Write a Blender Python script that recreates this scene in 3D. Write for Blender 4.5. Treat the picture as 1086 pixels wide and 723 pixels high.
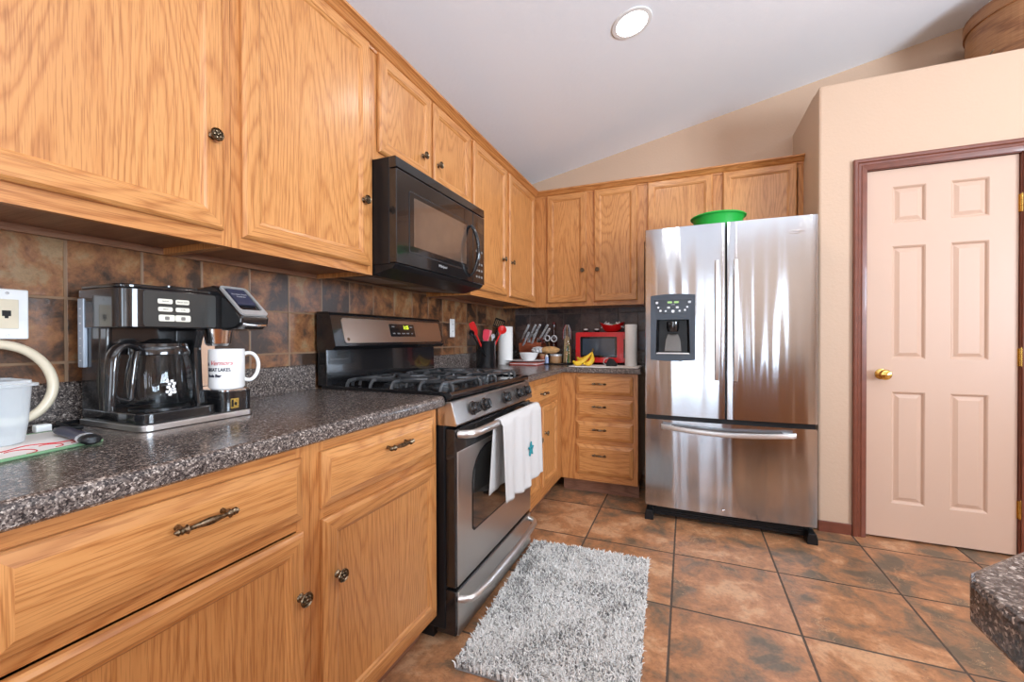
import bpy, math, random
from mathutils import Vector, Matrix
import numpy as np
random.seed(7)
for o in list(bpy.data.objects): bpy.data.objects.remove(o)
S = bpy.context.scene
C = S.collection
rad = math.radians
# ------------------------------------------------------------------ camera
CAM = (1.4560, -0.0696, 1.1241); YAW, PITCH, ROLL, FPX = 22.5008, -0.4188, -0.1315, 445.834
cd = bpy.data.cameras.new('camera'); cam = bpy.data.objects.new('camera', cd); C.objects.link(cam)
cd.sensor_width = 36; cd.lens = FPX / 1086 * 36; cd.clip_start = 0.02; cd.clip_end = 200
_y, _p, _r = rad(YAW), rad(PITCH), rad(ROLL)
_F = Vector((-math.sin(_y)*math.cos(_p), math.cos(_y)*math.cos(_p), math.sin(_p)))
_R0 = Vector((math.cos(_y), math.sin(_y), 0)); _U0 = _R0.cross(_F)
_R = _R0*math.cos(_r) + _U0*math.sin(_r); _U = _U0*math.cos(_r) - _R0*math.sin(_r)
m4 = Matrix((_R, _U, -_F)).transposed().to_4x4(); m4.translation = Vector(CAM)
cam.matrix_world = m4
S.camera = cam
# ------------------------------------------------------------------ world, light, exposure
S.view_settings.view_transform = 'Standard'; S.view_settings.look = 'None'
S.view_settings.gamma = 1.0; S.view_settings.use_curve_mapping = False
S.view_settings.exposure = 0.03
W = bpy.data.worlds.new('sky'); S.world = W; W.use_nodes = True
W.node_tree.nodes['Background'].inputs[0].default_value = (0.80, 0.90, 1.0, 1)
W.node_tree.nodes['Background'].inputs[1].default_value = 1.6
def area(name, loc, rot, sx, sy, power, col=(1, 1, 1), spread=180, shape='RECTANGLE'):
    l = bpy.data.lights.new(name, 'AREA'); l.shape = shape; l.size = sx; l.size_y = sy
    l.energy = power; l.color = col; l.spread = rad(spread)
    o = bpy.data.objects.new(name, l); C.objects.link(o); o.location = loc; o.rotation_euler = rot
    return o
DAY = (0.75, 0.87, 1.0)
area('daylight_patio_door', (1.4, -3.86, 1.15), (rad(125), 0, 0), 0.8, 2.0, 38, DAY)
area('daylight_sidelight_a', (2.52, -3.86, 1.3), (rad(108), 0, 0), 0.22, 1.5, 11, DAY)
area('daylight_sidelight_b', (3.27, -3.86, 1.3), (rad(108), 0, 0), 0.18, 1.5, 10, DAY)
area('daylight_side_window', (5.36, -0.6, 1.55), (rad(132), 0, rad(90)), 2.2, 1.4, 370, DAY)
CANS = [(1.20, 2.14), (2.35, 0.55), (1.10, -0.9), (3.4, -1.2), (2.3, -2.6), (4.1, 1.4)]
CAN_POWER = 4.5
WARM = (1.0, 0.96, 0.91)
def ceil_z(x): return 2.475 + 0.2 * x

# ------------------------------------------------------------------ materials
def newmat(name):
    m = bpy.data.materials.new(name); m.use_nodes = True
    nt = m.node_tree; b = nt.nodes['Principled BSDF']
    return m, nt, b
def nd(nt, t, **kw):
    n = nt.nodes.new(t)
    for k, v in kw.items():
        if k.startswith('i_'):
            key = k[2:]; n.inputs[int(key) if key.isdigit() else key].default_value = v
        else: setattr(n, k, v)
    return n
def lk(nt, a, b): nt.links.new(a, b)
def math_(nt, op, a, b=None, c=None):
    n = nt.nodes.new('ShaderNodeMath'); n.operation = op
    for i, x in enumerate((a, b, c)):
        if x is None: continue
        if isinstance(x, (int, float)): n.inputs[i].default_value = x
        else: lk(nt, x, n.inputs[i])
    return n.outputs[0]
def ramp(nt, fac, stops, interp='LINEAR'):
    r = nt.nodes.new('ShaderNodeValToRGB'); r.color_ramp.interpolation = interp
    e = r.color_ramp.elements
    while len(e) < len(stops): e.new(0.5)
    for k, (p, c) in enumerate(stops):
        e[k].position = p; e[k].color = (*c, 1) if len(c) == 3 else c
    lk(nt, fac, r.inputs[0]); return r.outputs[0]
def mixc(nt, fac, a, b, mode='MIX'):
    n = nt.nodes.new('ShaderNodeMix'); n.data_type = 'RGBA'; n.blend_type = mode
    for s, x in ((n.inputs[0], fac), (n.inputs[6], a), (n.inputs[7], b)):
        if isinstance(x, (int, float)): s.default_value = x
        elif isinstance(x, tuple): s.default_value = (*x, 1) if len(x) == 3 else x
        else: lk(nt, x, s)
    return n.outputs[2]
def srgb(r, g, b):
    f = lambda c: ((c/255+0.055)/1.055)**2.4 if c/255 > 0.04045 else c/255/12.92
    return (f(r), f(g), f(b))
def noise(nt, vec, scale, detail=3, rough=0.5, dist=0.0):
    n = nd(nt, 'ShaderNodeTexNoise'); n.inputs['Scale'].default_value = scale
    n.inputs['Detail'].default_value = detail; n.inputs['Roughness'].default_value = rough
    n.inputs['Distortion'].default_value = dist
    if vec is not None: lk(nt, vec, n.inputs['Vector'])
    return n.outputs[0]
def mapped(nt, src, sc=(1, 1, 1), loc=(0, 0, 0), rot=(0, 0, 0)):
    m = nd(nt, 'ShaderNodeMapping'); lk(nt, src, m.inputs[0])
    m.inputs['Scale'].default_value = sc; m.inputs['Location'].default_value = loc; m.inputs['Rotation'].default_value = rot
    return m.outputs[0]
def bump(nt, b, h, strength=0.2, dist=0.002):
    n = nd(nt, 'ShaderNodeBump'); n.inputs['Strength'].default_value = strength; n.inputs['Distance'].default_value = dist
    lk(nt, h, n.inputs['Height']); lk(nt, n.outputs[0], b.inputs['Normal']); return n
def plain(name, col, rough=0.5, metal=0.0, coat=0.0, nscale=0, namt=0.08, **kw):
    m, nt, b = newmat(name)
    b.inputs['Roughness'].default_value = rough; b.inputs['Metallic'].default_value = metal
    b.inputs['Coat Weight'].default_value = coat
    for k, v in kw.items(): b.inputs[k.replace('_', ' ')].default_value = v
    tc = nd(nt, 'ShaderNodeTexCoord').outputs['Object']
    n = noise(nt, tc, nscale or 12, 3)
    lo = tuple(c*(1-namt) for c in col); hi = tuple(min(1, c*(1+namt)) for c in col)
    lk(nt, ramp(nt, n, [(0.3, lo), (0.7, hi)]), b.inputs['Base Color'])
    return m
def make_oak(name, light, mid, dark, rings=26, coat=0.25):
    m, nt, b = newmat(name)
    uv = nd(nt, 'ShaderNodeUVMap', uv_map='UVMap').outputs[0]
    n1 = noise(nt, mapped(nt, uv, (4.6, 0.62, 1)), 1.0, 1.2, 0.4, 0.1)
    n1b = noise(nt, mapped(nt, uv, (60, 7, 1)), 1.0, 2, 0.6)
    s = math_(nt, 'ADD', math_(nt, 'MULTIPLY', n1, rings), math_(nt, 'MULTIPLY', n1b, 0.75))
    f = math_(nt, 'FRACT', s)
    mixd = tuple(0.72*a_+0.28*b_ for a_, b_ in zip(mid, dark))
    col = ramp(nt, f, [(0.0, mid), (0.22, light), (0.66, light), (0.88, mixd), (0.94, mixd), (1.0, mid)])
    n2 = noise(nt, mapped(nt, uv, (330, 9, 1)), 1.0, 2, 0.6)
    pores = ramp(nt, n2, [(0.38, (0.66, 0.56, 0.47)), (0.50, (1, 1, 1))])
    col = mixc(nt, 0.75, col, pores, 'MULTIPLY')
    n3 = noise(nt, mapped(nt, uv, (2.0, 0.7, 1)), 1.0, 2)
    tone = ramp(nt, n3, [(0.3, (0.84, 0.80, 0.76)), (0.7, (1.0, 1.0, 1.0))])
    col = mixc(nt, 0.8, col, tone, 'MULTIPLY')
    lk(nt, col, b.inputs['Base Color'])
    b.inputs['Roughness'].default_value = 0.38; b.inputs['Coat Weight'].default_value = coat
    b.inputs['Coat Roughness'].default_value = 0.22
    bump(nt, b, n2, 0.12, 0.0006)
    return m
OAK = make_oak('honey_oak', srgb(211, 149, 88), srgb(200, 136, 76), srgb(164, 100, 52), 32)
OAKD = make_oak('honey_oak_frame', srgb(206, 142, 82), srgb(192, 126, 68), srgb(160, 96, 48), 30)
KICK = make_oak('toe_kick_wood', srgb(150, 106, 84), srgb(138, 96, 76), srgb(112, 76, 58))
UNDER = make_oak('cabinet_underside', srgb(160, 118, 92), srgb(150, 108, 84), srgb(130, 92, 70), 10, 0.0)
BARRELM = make_oak('old_pine', srgb(172, 122, 78), srgb(150, 100, 60), srgb(104, 64, 38), 9, 0.1)

def make_granite(name):
    m, nt, b = newmat(name)
    tc = nd(nt, 'ShaderNodeTexCoord').outputs['Object']
    v = nd(nt, 'ShaderNodeTexVoronoi'); v.inputs['Scale'].default_value = 420; lk(nt, tc, v.inputs['Vector'])
    v2 = nd(nt, 'ShaderNodeTexVoronoi'); v2.inputs['Scale'].default_value = 210; lk(nt, tc, v2.inputs['Vector'])
    bw = nd(nt, 'ShaderNodeRGBToBW'); lk(nt, v.outputs['Color'], bw.inputs[0])
    bw2 = nd(nt, 'ShaderNodeRGBToBW'); lk(nt, v2.outputs['Color'], bw2.inputs[0])
    mixv = math_(nt, 'ADD', math_(nt, 'MULTIPLY', bw.outputs[0], 0.62), math_(nt, 'MULTIPLY', bw2.outputs[0], 0.38))
    col = ramp(nt, mixv, [(0.24, srgb(40, 36, 35)), (0.40, srgb(68, 60, 58)), (0.54, srgb(94, 84, 79)), (0.68, srgb(124, 112, 104)), (0.82, srgb(184, 172, 162))])
    lk(nt, col, b.inputs['Base Color'])
    n = noise(nt, tc, 90, 3)
    lk(nt, ramp(nt, n, [(0.3, (0.16,)*3), (0.7, (0.27,)*3)]), b.inputs['Roughness'])
    bump(nt, b, n, 0.05, 0.0008)
    return m
GRAN = make_granite('speckled_laminate')

def make_tiles(name, axu, axv, u0, v0, s, grout, pal, groutc, mott=6.0, rough=(0.25, 0.5), TV=0.14, vein=None):
    """square tiles on an axis plane, in object (world) coordinates"""
    m, nt, b = newmat(name)
    tc = nd(nt, 'ShaderNodeTexCoord').outputs['Object']
    sx = nd(nt, 'ShaderNodeSeparateXYZ'); lk(nt, tc, sx.inputs[0])
    U = math_(nt, 'DIVIDE', math_(nt, 'SUBTRACT', sx.outputs[axu], u0), s)
    V = math_(nt, 'DIVIDE', math_(nt, 'SUBTRACT', sx.outputs[axv], v0), s)
    fu = math_(nt, 'FRACT', U); fv = math_(nt, 'FRACT', V)
    g = grout / s / 2
    eu = math_(nt, 'MINIMUM', fu, math_(nt, 'SUBTRACT', 1.0, fu)); ev = math_(nt, 'MINIMUM', fv, math_(nt, 'SUBTRACT', 1.0, fv))
    e = math_(nt, 'MINIMUM', eu, ev)
    ed = math_(nt, 'ADD', e, math_(nt, 'MULTIPLY', math_(nt, 'SUBTRACT', noise(nt, tc, 60, 2), 0.5), g*0.7))
    isg = nd(nt, 'ShaderNodeMapRange'); lk(nt, ed, isg.inputs[0])
    isg.inputs[1].default_value = g*0.8; isg.inputs[2].default_value = g*1.3
    cid = nd(nt, 'ShaderNodeCombineXYZ'); lk(nt, math_(nt, 'FLOOR', U), cid.inputs[0]); lk(nt, math_(nt, 'FLOOR', V), cid.inputs[1])
    wn = nd(nt, 'ShaderNodeTexWhiteNoise'); lk(nt, cid.outputs[0], wn.inputs[0])
    off = nd(nt, 'ShaderNodeVectorMath', operation='MULTIPLY_ADD'); lk(nt, wn.outputs['Color'], off.inputs[0]); off.inputs[1].default_value = (7, 7, 7); lk(nt, tc, off.inputs[2])
    n = noise(nt, off.outputs[0], mott, 8, 0.68, 0.35)
    wv = math_(nt, 'MULTIPLY', math_(nt, 'SUBTRACT', wn.outputs['Value'], 0.5), TV)
    nn = math_(nt, 'ADD', n, wv)
    k = len(pal)
    col = ramp(nt, nn, [(0.37 + 0.26*i/(k-1), pal[i]) for i in range(k)])
    n5 = noise(nt, off.outputs[0], mott*9, 5, 0.7, 0.4)
    sp = ramp(nt, n5, [(0.30, (0.55, 0.53, 0.52)), (0.5, (1, 1, 1)), (0.72, (1.18, 1.15, 1.1))])
    col = mixc(nt, 0.65, col, sp, 'MULTIPLY')
    if vein:
        nv = noise(nt, off.outputs[0], mott*1.6, 5, 0.6, 1.6)
        a = math_(nt, 'ABSOLUTE', math_(nt, 'SUBTRACT', nv, 0.5))
        vm = ramp(nt, a, [(0.0, (1, 1, 1)), (0.012, (0, 0, 0))])
        n6 = noise(nt, off.outputs[0], mott*0.8, 2)
        vm2 = math_(nt, 'MULTIPLY', vm, ramp(nt, n6, [(0.50, (0, 0, 0)), (0.6, (0.55, 0.55, 0.55))]))
        col = mixc(nt, vm2, col, vein)
    col = mixc(nt, isg.outputs[0], groutc, col)
    lk(nt, col, b.inputs['Base Color'])
    rr = nd(nt, 'ShaderNodeMapRange'); lk(nt, n5, rr.inputs[0]); rr.inputs[3].default_value = rough[0]; rr.inputs[4].default_value = rough[1]
    rg = math_(nt, 'MAXIMUM', rr.outputs[0], math_(nt, 'MULTIPLY', math_(nt, 'SUBTRACT', 1.0, isg.outputs[0]), 0.9))
    lk(nt, rg, b.inputs['Roughness'])
    hh = math_(nt, 'ADD', math_(nt, 'MULTIPLY', isg.outputs[0], 1.0), math_(nt, 'MULTIPLY', n, 0.9))
    hh = math_(nt, 'ADD', hh, math_(nt, 'MULTIPLY', n5, 0.25))
    bump(nt, b, hh, 0.45, 0.003)
    return m
FLOORM = make_tiles('slate_floor_tile', 0, 1, 0.9353-0.4632*3, 1.802-0.4632*12, 0.4632, 0.0085,
    [srgb(108, 92, 74), srgb(138, 106, 80), srgb(166, 116, 80), srgb(184, 130, 90), srgb(202, 156, 118)], srgb(84, 70, 60), 5.5, (0.22, 0.5), vein=srgb(220, 176, 132), TV=0.08)
BSL = make_tiles('slate_backsplash_left', 1, 2, 1.616-0.162*20, 1.335-0.1566*10, 0.162, 0.0065,
    [srgb(58, 42, 32), srgb(92, 62, 42), srgb(126, 82, 52), srgb(142, 98, 62), srgb(144, 116, 84)], srgb(136, 108, 84), 9.0, (0.2, 0.45), TV=0.26)
BSB = make_tiles('slate_backsplash_back_baked_light', 0, 2, 0.1503-0.1566*3, 1.335-0.1566*10, 0.1566, 0.006,
    [srgb(58, 50, 52), srgb(88, 70, 66), srgb(104, 84, 76), srgb(112, 92, 86), srgb(100, 96, 104)], srgb(112, 100, 94), 9.0, (0.2, 0.45), TV=0.22)  # same tile as the left wall; greyer light and reflection put into the palette
def make_paint(name, col, tex=90, st=0.25, rough=0.6, dist=0.003):
    m, nt, b = newmat(name)
    tc = nd(nt, 'ShaderNodeTexCoord').outputs['Object']
    n = noise(nt, tc, tex, 4, 0.6)
    b.inputs['Base Color'].default_value = (*col, 1); b.inputs['Roughness'].default_value = rough
    bump(nt, b, n, st, dist); return m
WALLM = make_paint('beige_wall_paint', srgb(204, 174, 148), 60, 0.45)
CEILM = make_paint('white_ceiling_paint', srgb(246, 250, 255), 45, 0.35, 0.8)
DOORM = make_paint('beige_door_paint', srgb(204, 172, 150), 200, 0.03, 0.42)
CASING = plain('mahogany_trim', srgb(116, 62, 44), 0.35, coat=0.2, nscale=20, namt=0.12)
def make_steel(name, base, rough, aniso=0.75, wav=0.0, brush='h', tz='Z'):
    m, nt, b = newmat(name)
    tc = nd(nt, 'ShaderNodeTexCoord').outputs['Object']
    b.inputs['Metallic'].default_value = 1; b.inputs['Base Color'].default_value = (*base, 1)
    sc = {'h': (3, 3, 900), 'v': (900, 900, 3)}[brush]
    n = noise(nt, mapped(nt, tc, sc), 1.0, 2)
    rr = nd(nt, 'ShaderNodeMapRange'); lk(nt, n, rr.inputs[0]); rr.inputs[3].default_value = rough*0.85; rr.inputs[4].default_value = rough*1.15
    lk(nt, rr.outputs[0], b.inputs['Roughness'])
    if aniso:
        b.inputs['Anisotropic'].default_value = aniso
        tg = nd(nt, 'ShaderNodeTangent'); tg.direction_type = 'UV_MAP'; tg.uv_map = 'UVMap'; b.inputs['Anisotropic Rotation'].default_value = 0.25
        lk(nt, tg.outputs[0], b.inputs['Tangent'])
    if wav:
        w = noise(nt, mapped(nt, tc, (9.0, 9.0, 0.55)), 1.0, 0.6, 0.4)
        bn = bump(nt, b, w, 1.0, wav)
    return m
STEEL = make_steel('brushed_steel_fridge', (0.50, 0.52, 0.55), 0.13, 0.85, 0.013)
STEELR = make_steel('brushed_steel_range', (0.60, 0.575, 0.55), 0.30, 0.6)
STEELH = make_steel('satin_steel_handle', (0.70, 0.68, 0.66), 0.36, 0)
CHROME = make_steel('chrome', (0.82, 0.82, 0.83), 0.10, 0)
BRASS = plain('polished_brass', srgb(214, 178, 98), 0.18, 1.0)
PEWTER = plain('antique_pewter', srgb(120, 104, 84), 0.30, 1.0, nscale=160, namt=0.7)
BLACK = plain('gloss_black', (0.010, 0.010, 0.011), 0.14, coat=0.5)
BLACKM = plain('satin_black', (0.010, 0.010, 0.011), 0.34, Specular_IOR_Level=0.3)
IRON = plain('cast_iron_grate', (0.045, 0.047, 0.050), 0.30, nscale=80, namt=0.3)
GLASSB = plain('black_oven_glass', (0.012, 0.011, 0.010), 0.05, coat=1.0)
GREYP = plain('dispenser_grey_plastic', srgb(58, 66, 76), 0.4)
SILVP = plain('silver_paint', srgb(186, 186, 186), 0.32, 0.45, nscale=60, namt=0.04)
FSIDE = plain('fridge_side_grey', srgb(70, 70, 72), 0.5)
WHITE = plain('white_ceramic', srgb(238, 236, 234), 0.18, coat=0.3)
WPLAST = plain('white_plastic', srgb(236, 236, 234), 0.35)
CREAM = plain('cream_plastic', srgb(222, 208, 182), 0.35)
PAPER = plain('paper_towel', srgb(240, 238, 234), 0.9, nscale=120, namt=0.03)
REDP = plain('red_enamel', srgb(206, 22, 26), 0.3, coat=0.3)
REDS = plain('red_silicone', srgb(214, 36, 34), 0.42)
REDPK = plain('raspberry_silicone', srgb(206, 40, 66), 0.42)
GREEN = plain('green_plastic', srgb(30, 172, 62), 0.4)
YELL = plain('banana_skin', srgb(228, 186, 44), 0.5, nscale=30, namt=0.15)
BROWNT = plain('banana_tip', srgb(96, 74, 34), 0.7)
TOWEL = make_paint('terry_cloth', srgb(216, 213, 210), 500, 0.9, 0.95, 0.003)
CLOTHW = make_paint('white_cotton', srgb(236, 230, 224), 400, 0.3, 0.9, 0.001)
MATG = plain('green_hem', srgb(112, 150, 112), 0.9)
REDTH = plain('red_print', srgb(192, 48, 52), 0.8)
NAVY = plain('navy_handle', srgb(52, 54, 74), 0.4)
GOLD = plain('gold_sticker', srgb(206, 176, 92), 0.3, 0.7, nscale=220, namt=0.5)
BUTTON = plain('cream_button', srgb(226, 222, 206), 0.4)
INK = plain('dark_ink', srgb(30, 32, 52), 0.6)
INKG = plain('grey_ink', srgb(120, 116, 110), 0.6)
TEAL = plain('teal_embroidery', srgb(36, 140, 150), 0.8, nscale=150, namt=0.4)
WOODR = plain('reddish_knife_block', srgb(146, 72, 44), 0.5, nscale=30, namt=0.2)
BOTTLE = plain('dark_brown_bottle', srgb(58, 22, 16), 0.08, coat=0.6)
TAN = plain('bread_crust', srgb(204, 158, 104), 0.7, nscale=40, namt=0.25)
SKEW = plain('bamboo_sticks', srgb(198, 170, 122), 0.6, nscale=90, namt=0.3)
SILV = plain('silver_handles', srgb(206, 206, 208), 0.32, 0.45, nscale=90, namt=0.35)
COPP = plain('wood_canister', srgb(178, 134, 92), 0.45, nscale=30)
SCREEN = plain('grey_oven_glass', srgb(62, 74, 88), 0.12, coat=0.6)
def emit(name, col, st):
    m, nt, b = newmat(name); b.inputs['Base Color'].default_value = (0, 0, 0, 1)
    b.inputs['Emission Color'].default_value = (*col, 1); b.inputs['Emission Strength'].default_value = st
    return m
LAMP = emit('lamp_glow', (1, 0.97, 0.94), 20)
LEDG = emit('green_clock_digits', srgb(210, 230, 60), 2.2)
LEDD = emit('dispenser_led', srgb(190, 230, 150), 0.9)
def glass(name, col=(1, 1, 1), rough=0.0, opac=0.12, clear=False):
    """thin-walled clear material: mostly see-through with a fresnel reflection"""
    m, nt, b = newmat(name)
    out = nt.nodes['Material Output']
    tr = nd(nt, 'ShaderNodeBsdfTransparent'); tr.inputs[0].default_value = (*col, 1)
    b.inputs['Base Color'].default_value = (*col, 1); b.inputs['Roughness'].default_value = max(rough, 0.03)
    b.inputs['Coat Weight'].default_value = 0.5
    fr = nd(nt, 'ShaderNodeLayerWeight'); fr.inputs[0].default_value = 0.35
    fac = math_(nt, 'POWER', fr.outputs['Facing'], 2.5) if clear else fr.outputs['Facing']
    f = math_(nt, 'MINIMUM', math_(nt, 'ADD', math_(nt, 'MULTIPLY', fac, 0.6), opac), 1.0)
    mx = nd(nt, 'ShaderNodeMixShader'); lk(nt, f, mx.inputs[0]); lk(nt, tr.outputs[0], mx.inputs[1]); lk(nt, (nd(nt, 'ShaderNodeBsdfAnisotropic', i_Roughness=0.03) if clear else b).outputs[0], mx.inputs[2])
    lk(nt, mx.outputs[0], out.inputs[0]); return m
CLEAR = glass('clear_glass', (0.90, 0.92, 0.93), 0.02, 0.03, clear=True)
PANE = glass('window_pane', (0.97, 0.98, 1.0), 0.02, 0.02, clear=True)
TUBM = glass('frosted_plastic', (0.90, 0.94, 0.96), 0.3, 0.28)

# ------------------------------------------------------------------ mesh builder
def UVO(): return (random.uniform(0, 40), random.uniform(0, 40))
class MB:
    def __init__(s): s.v = []; s.f = []; s.uv = []; s.m = []; s.sm = []
    def poly(s, pts, uv=None, mat=0, smooth=False):
        i = len(s.v); s.v += [tuple(p) for p in pts]; s.f.append(tuple(range(i, i+len(pts))))
        s.uv.append(uv or s.auto(pts)); s.m.append(mat); s.sm.append(smooth)
    def auto(s, pts, grain='z', off=(0, 0)):
        a, b_, c = Vector(pts[0]), Vector(pts[1]), Vector(pts[2]); n = (b_-a).cross(c-a)
        k = max(range(3), key=lambda i: abs(n[i])); g = 'xyz'.index(grain)
        rest = [i for i in range(3) if i != k]
        if g in rest: vv = g; uu = [i for i in rest if i != g][0]
        else: uu, vv = rest
        return [(p[uu]+off[0], p[vv]+off[1]) for p in pts]
    def grid(s, vs, nu, nv, cu=False, cv=False, mat=0, smooth=True):
        """vs: nu*nv verts (u fastest)"""
        i = len(s.v); s.v += [tuple(p) for p in vs]
        for b_ in range(nv if cv else nv-1):
            for a in range(nu if cu else nu-1):
                q = [b_*nu+a, b_*nu+(a+1) % nu, ((b_+1) % nv)*nu+(a+1) % nu, ((b_+1) % nv)*nu+a]
                s.f.append(tuple(i+k for k in q)); s.uv.append(s.auto([vs[k] for k in q])); s.m.append(mat); s.sm.append(smooth)
        return i
    def box(s, a, b, grain='z', mat=0, off=None):
        x0, y0, z0 = (min(a[i], b[i]) for i in range(3)); x1, y1, z1 = (max(a[i], b[i]) for i in range(3))
        off = off or UVO()
        P = [(x0,y0,z0),(x1,y0,z0),(x1,y1,z0),(x0,y1,z0),(x0,y0,z1),(x1,y0,z1),(x1,y1,z1),(x0,y1,z1)]
        i = len(s.v); s.v += P
        for q in ((3,2,1,0),(4,5,6,7),(0,1,5,4),(1,2,6,5),(2,3,7,6),(3,0,4,7)):
            s.f.append(tuple(i+k for k in q)); s.uv.append(s.auto([P[k] for k in q], grain, off)); s.m.append(mat); s.sm.append(False)
        return s
    def prism(s, poly, fn, h0, h1, mat=0, smooth=False):
        """poly: list of 2D points CCW, fn(a,b,h)->world"""
        n = len(poly)
        lo = [fn(a, b, h0) for a, b in poly]; hi = [fn(a, b, h1) for a, b in poly]
        i = len(s.v); s.v += [tuple(p) for p in lo+hi]
        s.f.append(tuple(i+k for k in reversed(range(n)))); s.uv.append(s.auto(lo[::-1])); s.m.append(mat); s.sm.append(False)
        s.f.append(tuple(i+n+k for k in range(n))); s.uv.append(s.auto(hi)); s.m.append(mat); s.sm.append(False)
        for k in range(n):
            j = (k+1) % n
            s.f.append((i+k, i+j, i+n+j, i+n+k)); s.uv.append(s.auto([lo[k], lo[j], hi[j], hi[k]])); s.m.append(mat); s.sm.append(smooth)
        return s
    def lathe(s, prof, c, ax=(0, 0, 1), seg=24, mat=0, smooth=True, sx=1.0, sy=1.0, uref=None):
        """prof: [(r,h)] along the axis"""
        ax = Vector(ax).normalized(); t = Vector(uref) if uref else (Vector((1, 0, 0)) if abs(ax.x) < 0.9 else Vector((0, 1, 0)))
        a1 = (t - ax*t.dot(ax)).normalized(); a2 = ax.cross(a1); c = Vector(c)
        vs = []
        for r, h in prof:
            for k in range(seg):
                th = 2*math.pi*k/seg
                vs.append(tuple(c + ax*h + a1*(r*sx*math.cos(th)) + a2*(r*sy*math.sin(th))))
        i = s.grid(vs, seg, len(prof), cu=True, mat=mat, smooth=smooth)
        if prof[0][0] > 1e-5: q = [vs[k] for k in reversed(range(seg))]; s.f.append(tuple(i+k for k in reversed(range(seg)))); s.uv.append(s.auto(q)); s.m.append(mat); s.sm.append(False)
        if prof[-1][0] > 1e-5:
            o = (len(prof)-1)*seg; s.f.append(tuple(i+o+k for k in range(seg))); s.uv.append(s.auto(vs[o:])); s.m.append(mat); s.sm.append(False)
        return s
    def tube(s, path, r, seg=10, mat=0, closed=False, flat=1.0, up=None, cap=True, sm=0):
        if sm:
            P = [Vector(p) for p in path]; rl = list(r) if isinstance(r, (list, tuple)) else [r]*len(P); Q = []; rq = []
            for k in range(len(P)-1):
                p0, p1, p2, p3 = P[max(k-1, 0)], P[k], P[k+1], P[min(k+2, len(P)-1)]
                for j in range(sm):
                    t = j/sm; Q.append(0.5*((2*p1)+(p2-p0)*t+(2*p0-5*p1+4*p2-p3)*t*t+(3*p1-p0-3*p2+p3)*t**3)); rq.append(rl[k]*(1-t)+rl[k+1]*t)
            Q.append(P[-1]); rq.append(rl[-1]); path, r = Q, rq
        """r: float or list; flat: squash along the 'up' direction"""
        P = [Vector(p) for p in path]; n = len(P); rs = r if isinstance(r, (list, tuple)) else [r]*n
        vs = []; prev = None
        for k in range(n):
            a = P[(k-1) % n] if (k > 0 or closed) else P[0]; b_ = P[(k+1) % n] if (k < n-1 or closed) else P[-1]
            t = (b_-a).normalized()
            if prev is None:
                u = Vector(up) if up else (Vector((0, 0, 1)) if abs(t.z) < 0.9 else Vector((1, 0, 0)))
            else: u = prev
            u = (u - t*u.dot(t)).normalized(); w = t.cross(u); prev = u
            for j in range(seg):
                th = 2*math.pi*j/seg
                vs.append(tuple(P[k] + u*(rs[k]*flat*math.cos(th)) + w*(rs[k]*math.sin(th))))
        i = s.grid(vs, seg, n, cu=True, cv=closed, mat=mat)
        if cap and not closed:
            s.f.append(tuple(i+k for k in reversed(range(seg)))); s.uv.append([(0, 0)]*seg); s.m.append(mat); s.sm.append(False)
            o = (n-1)*seg; s.f.append(tuple(i+o+k for k in range(seg))); s.uv.append([(0, 0)]*seg); s.m.append(mat); s.sm.append(False)
        return s
    def ball(s, c, r, seg=16, mat=0, sz=1.0):
        pr = [(max(r*math.sin(math.pi*k/10), 0.0), -r*sz*math.cos(math.pi*k/10)) for k in range(11)]
        return s.lathe(pr, c, (0, 0, 1), seg, mat)
    def rings(s, rects, fn, grainv=True, mat=0, cap=True, off=None):
        """rects: [(u0,u1,z0,z1,h)] nested; fn(u,h,z)->world. mitred frame with its own grain on every side"""
        off = off or UVO(); offs = [UVO() for _ in range(4)]
        def cs(r): u0, u1, z0, z1, h = r; return [(u0, z0, h), (u1, z0, h), (u1, z1, h), (u0, z1, h)]
        for A, B in zip(rects[:-1], rects[1:]):
            a, b_ = cs(A), cs(B)
            for k in range(4):
                j = (k+1) % 4; q = [a[k], a[j], b_[j], b_[k]]
                if k % 2 == 0: uv = [(z+h+offs[k][0], u+offs[k][1]) for u, z, h in q]
                else: uv = [(u+h+offs[k][0], z+offs[k][1]) for u, z, h in q]
                s.poly([fn(u, h, z) for u, z, h in q], uv, mat)
        if cap:
            q = cs(rects[-1]); uv = [((u, z) if grainv else (z, u)) for u, z, h in q]
            s.poly([fn(u, h, z) for u, z, h in q], [(a+off[0], b_+off[1]) for a, b_ in uv], mat)
        return s
WLOC = {}
def link(name, me, mats, parent, origin):
    o = bpy.data.objects.new(name, me); C.objects.link(o)
    for m in (mats if isinstance(mats, (list, tuple)) else [mats]): me.materials.append(m)
    if parent is not None: o.parent = parent; WLOC[o] = WLOC[parent]
    else: o.location = origin; WLOC[o] = Vector(origin)
    return o
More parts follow.
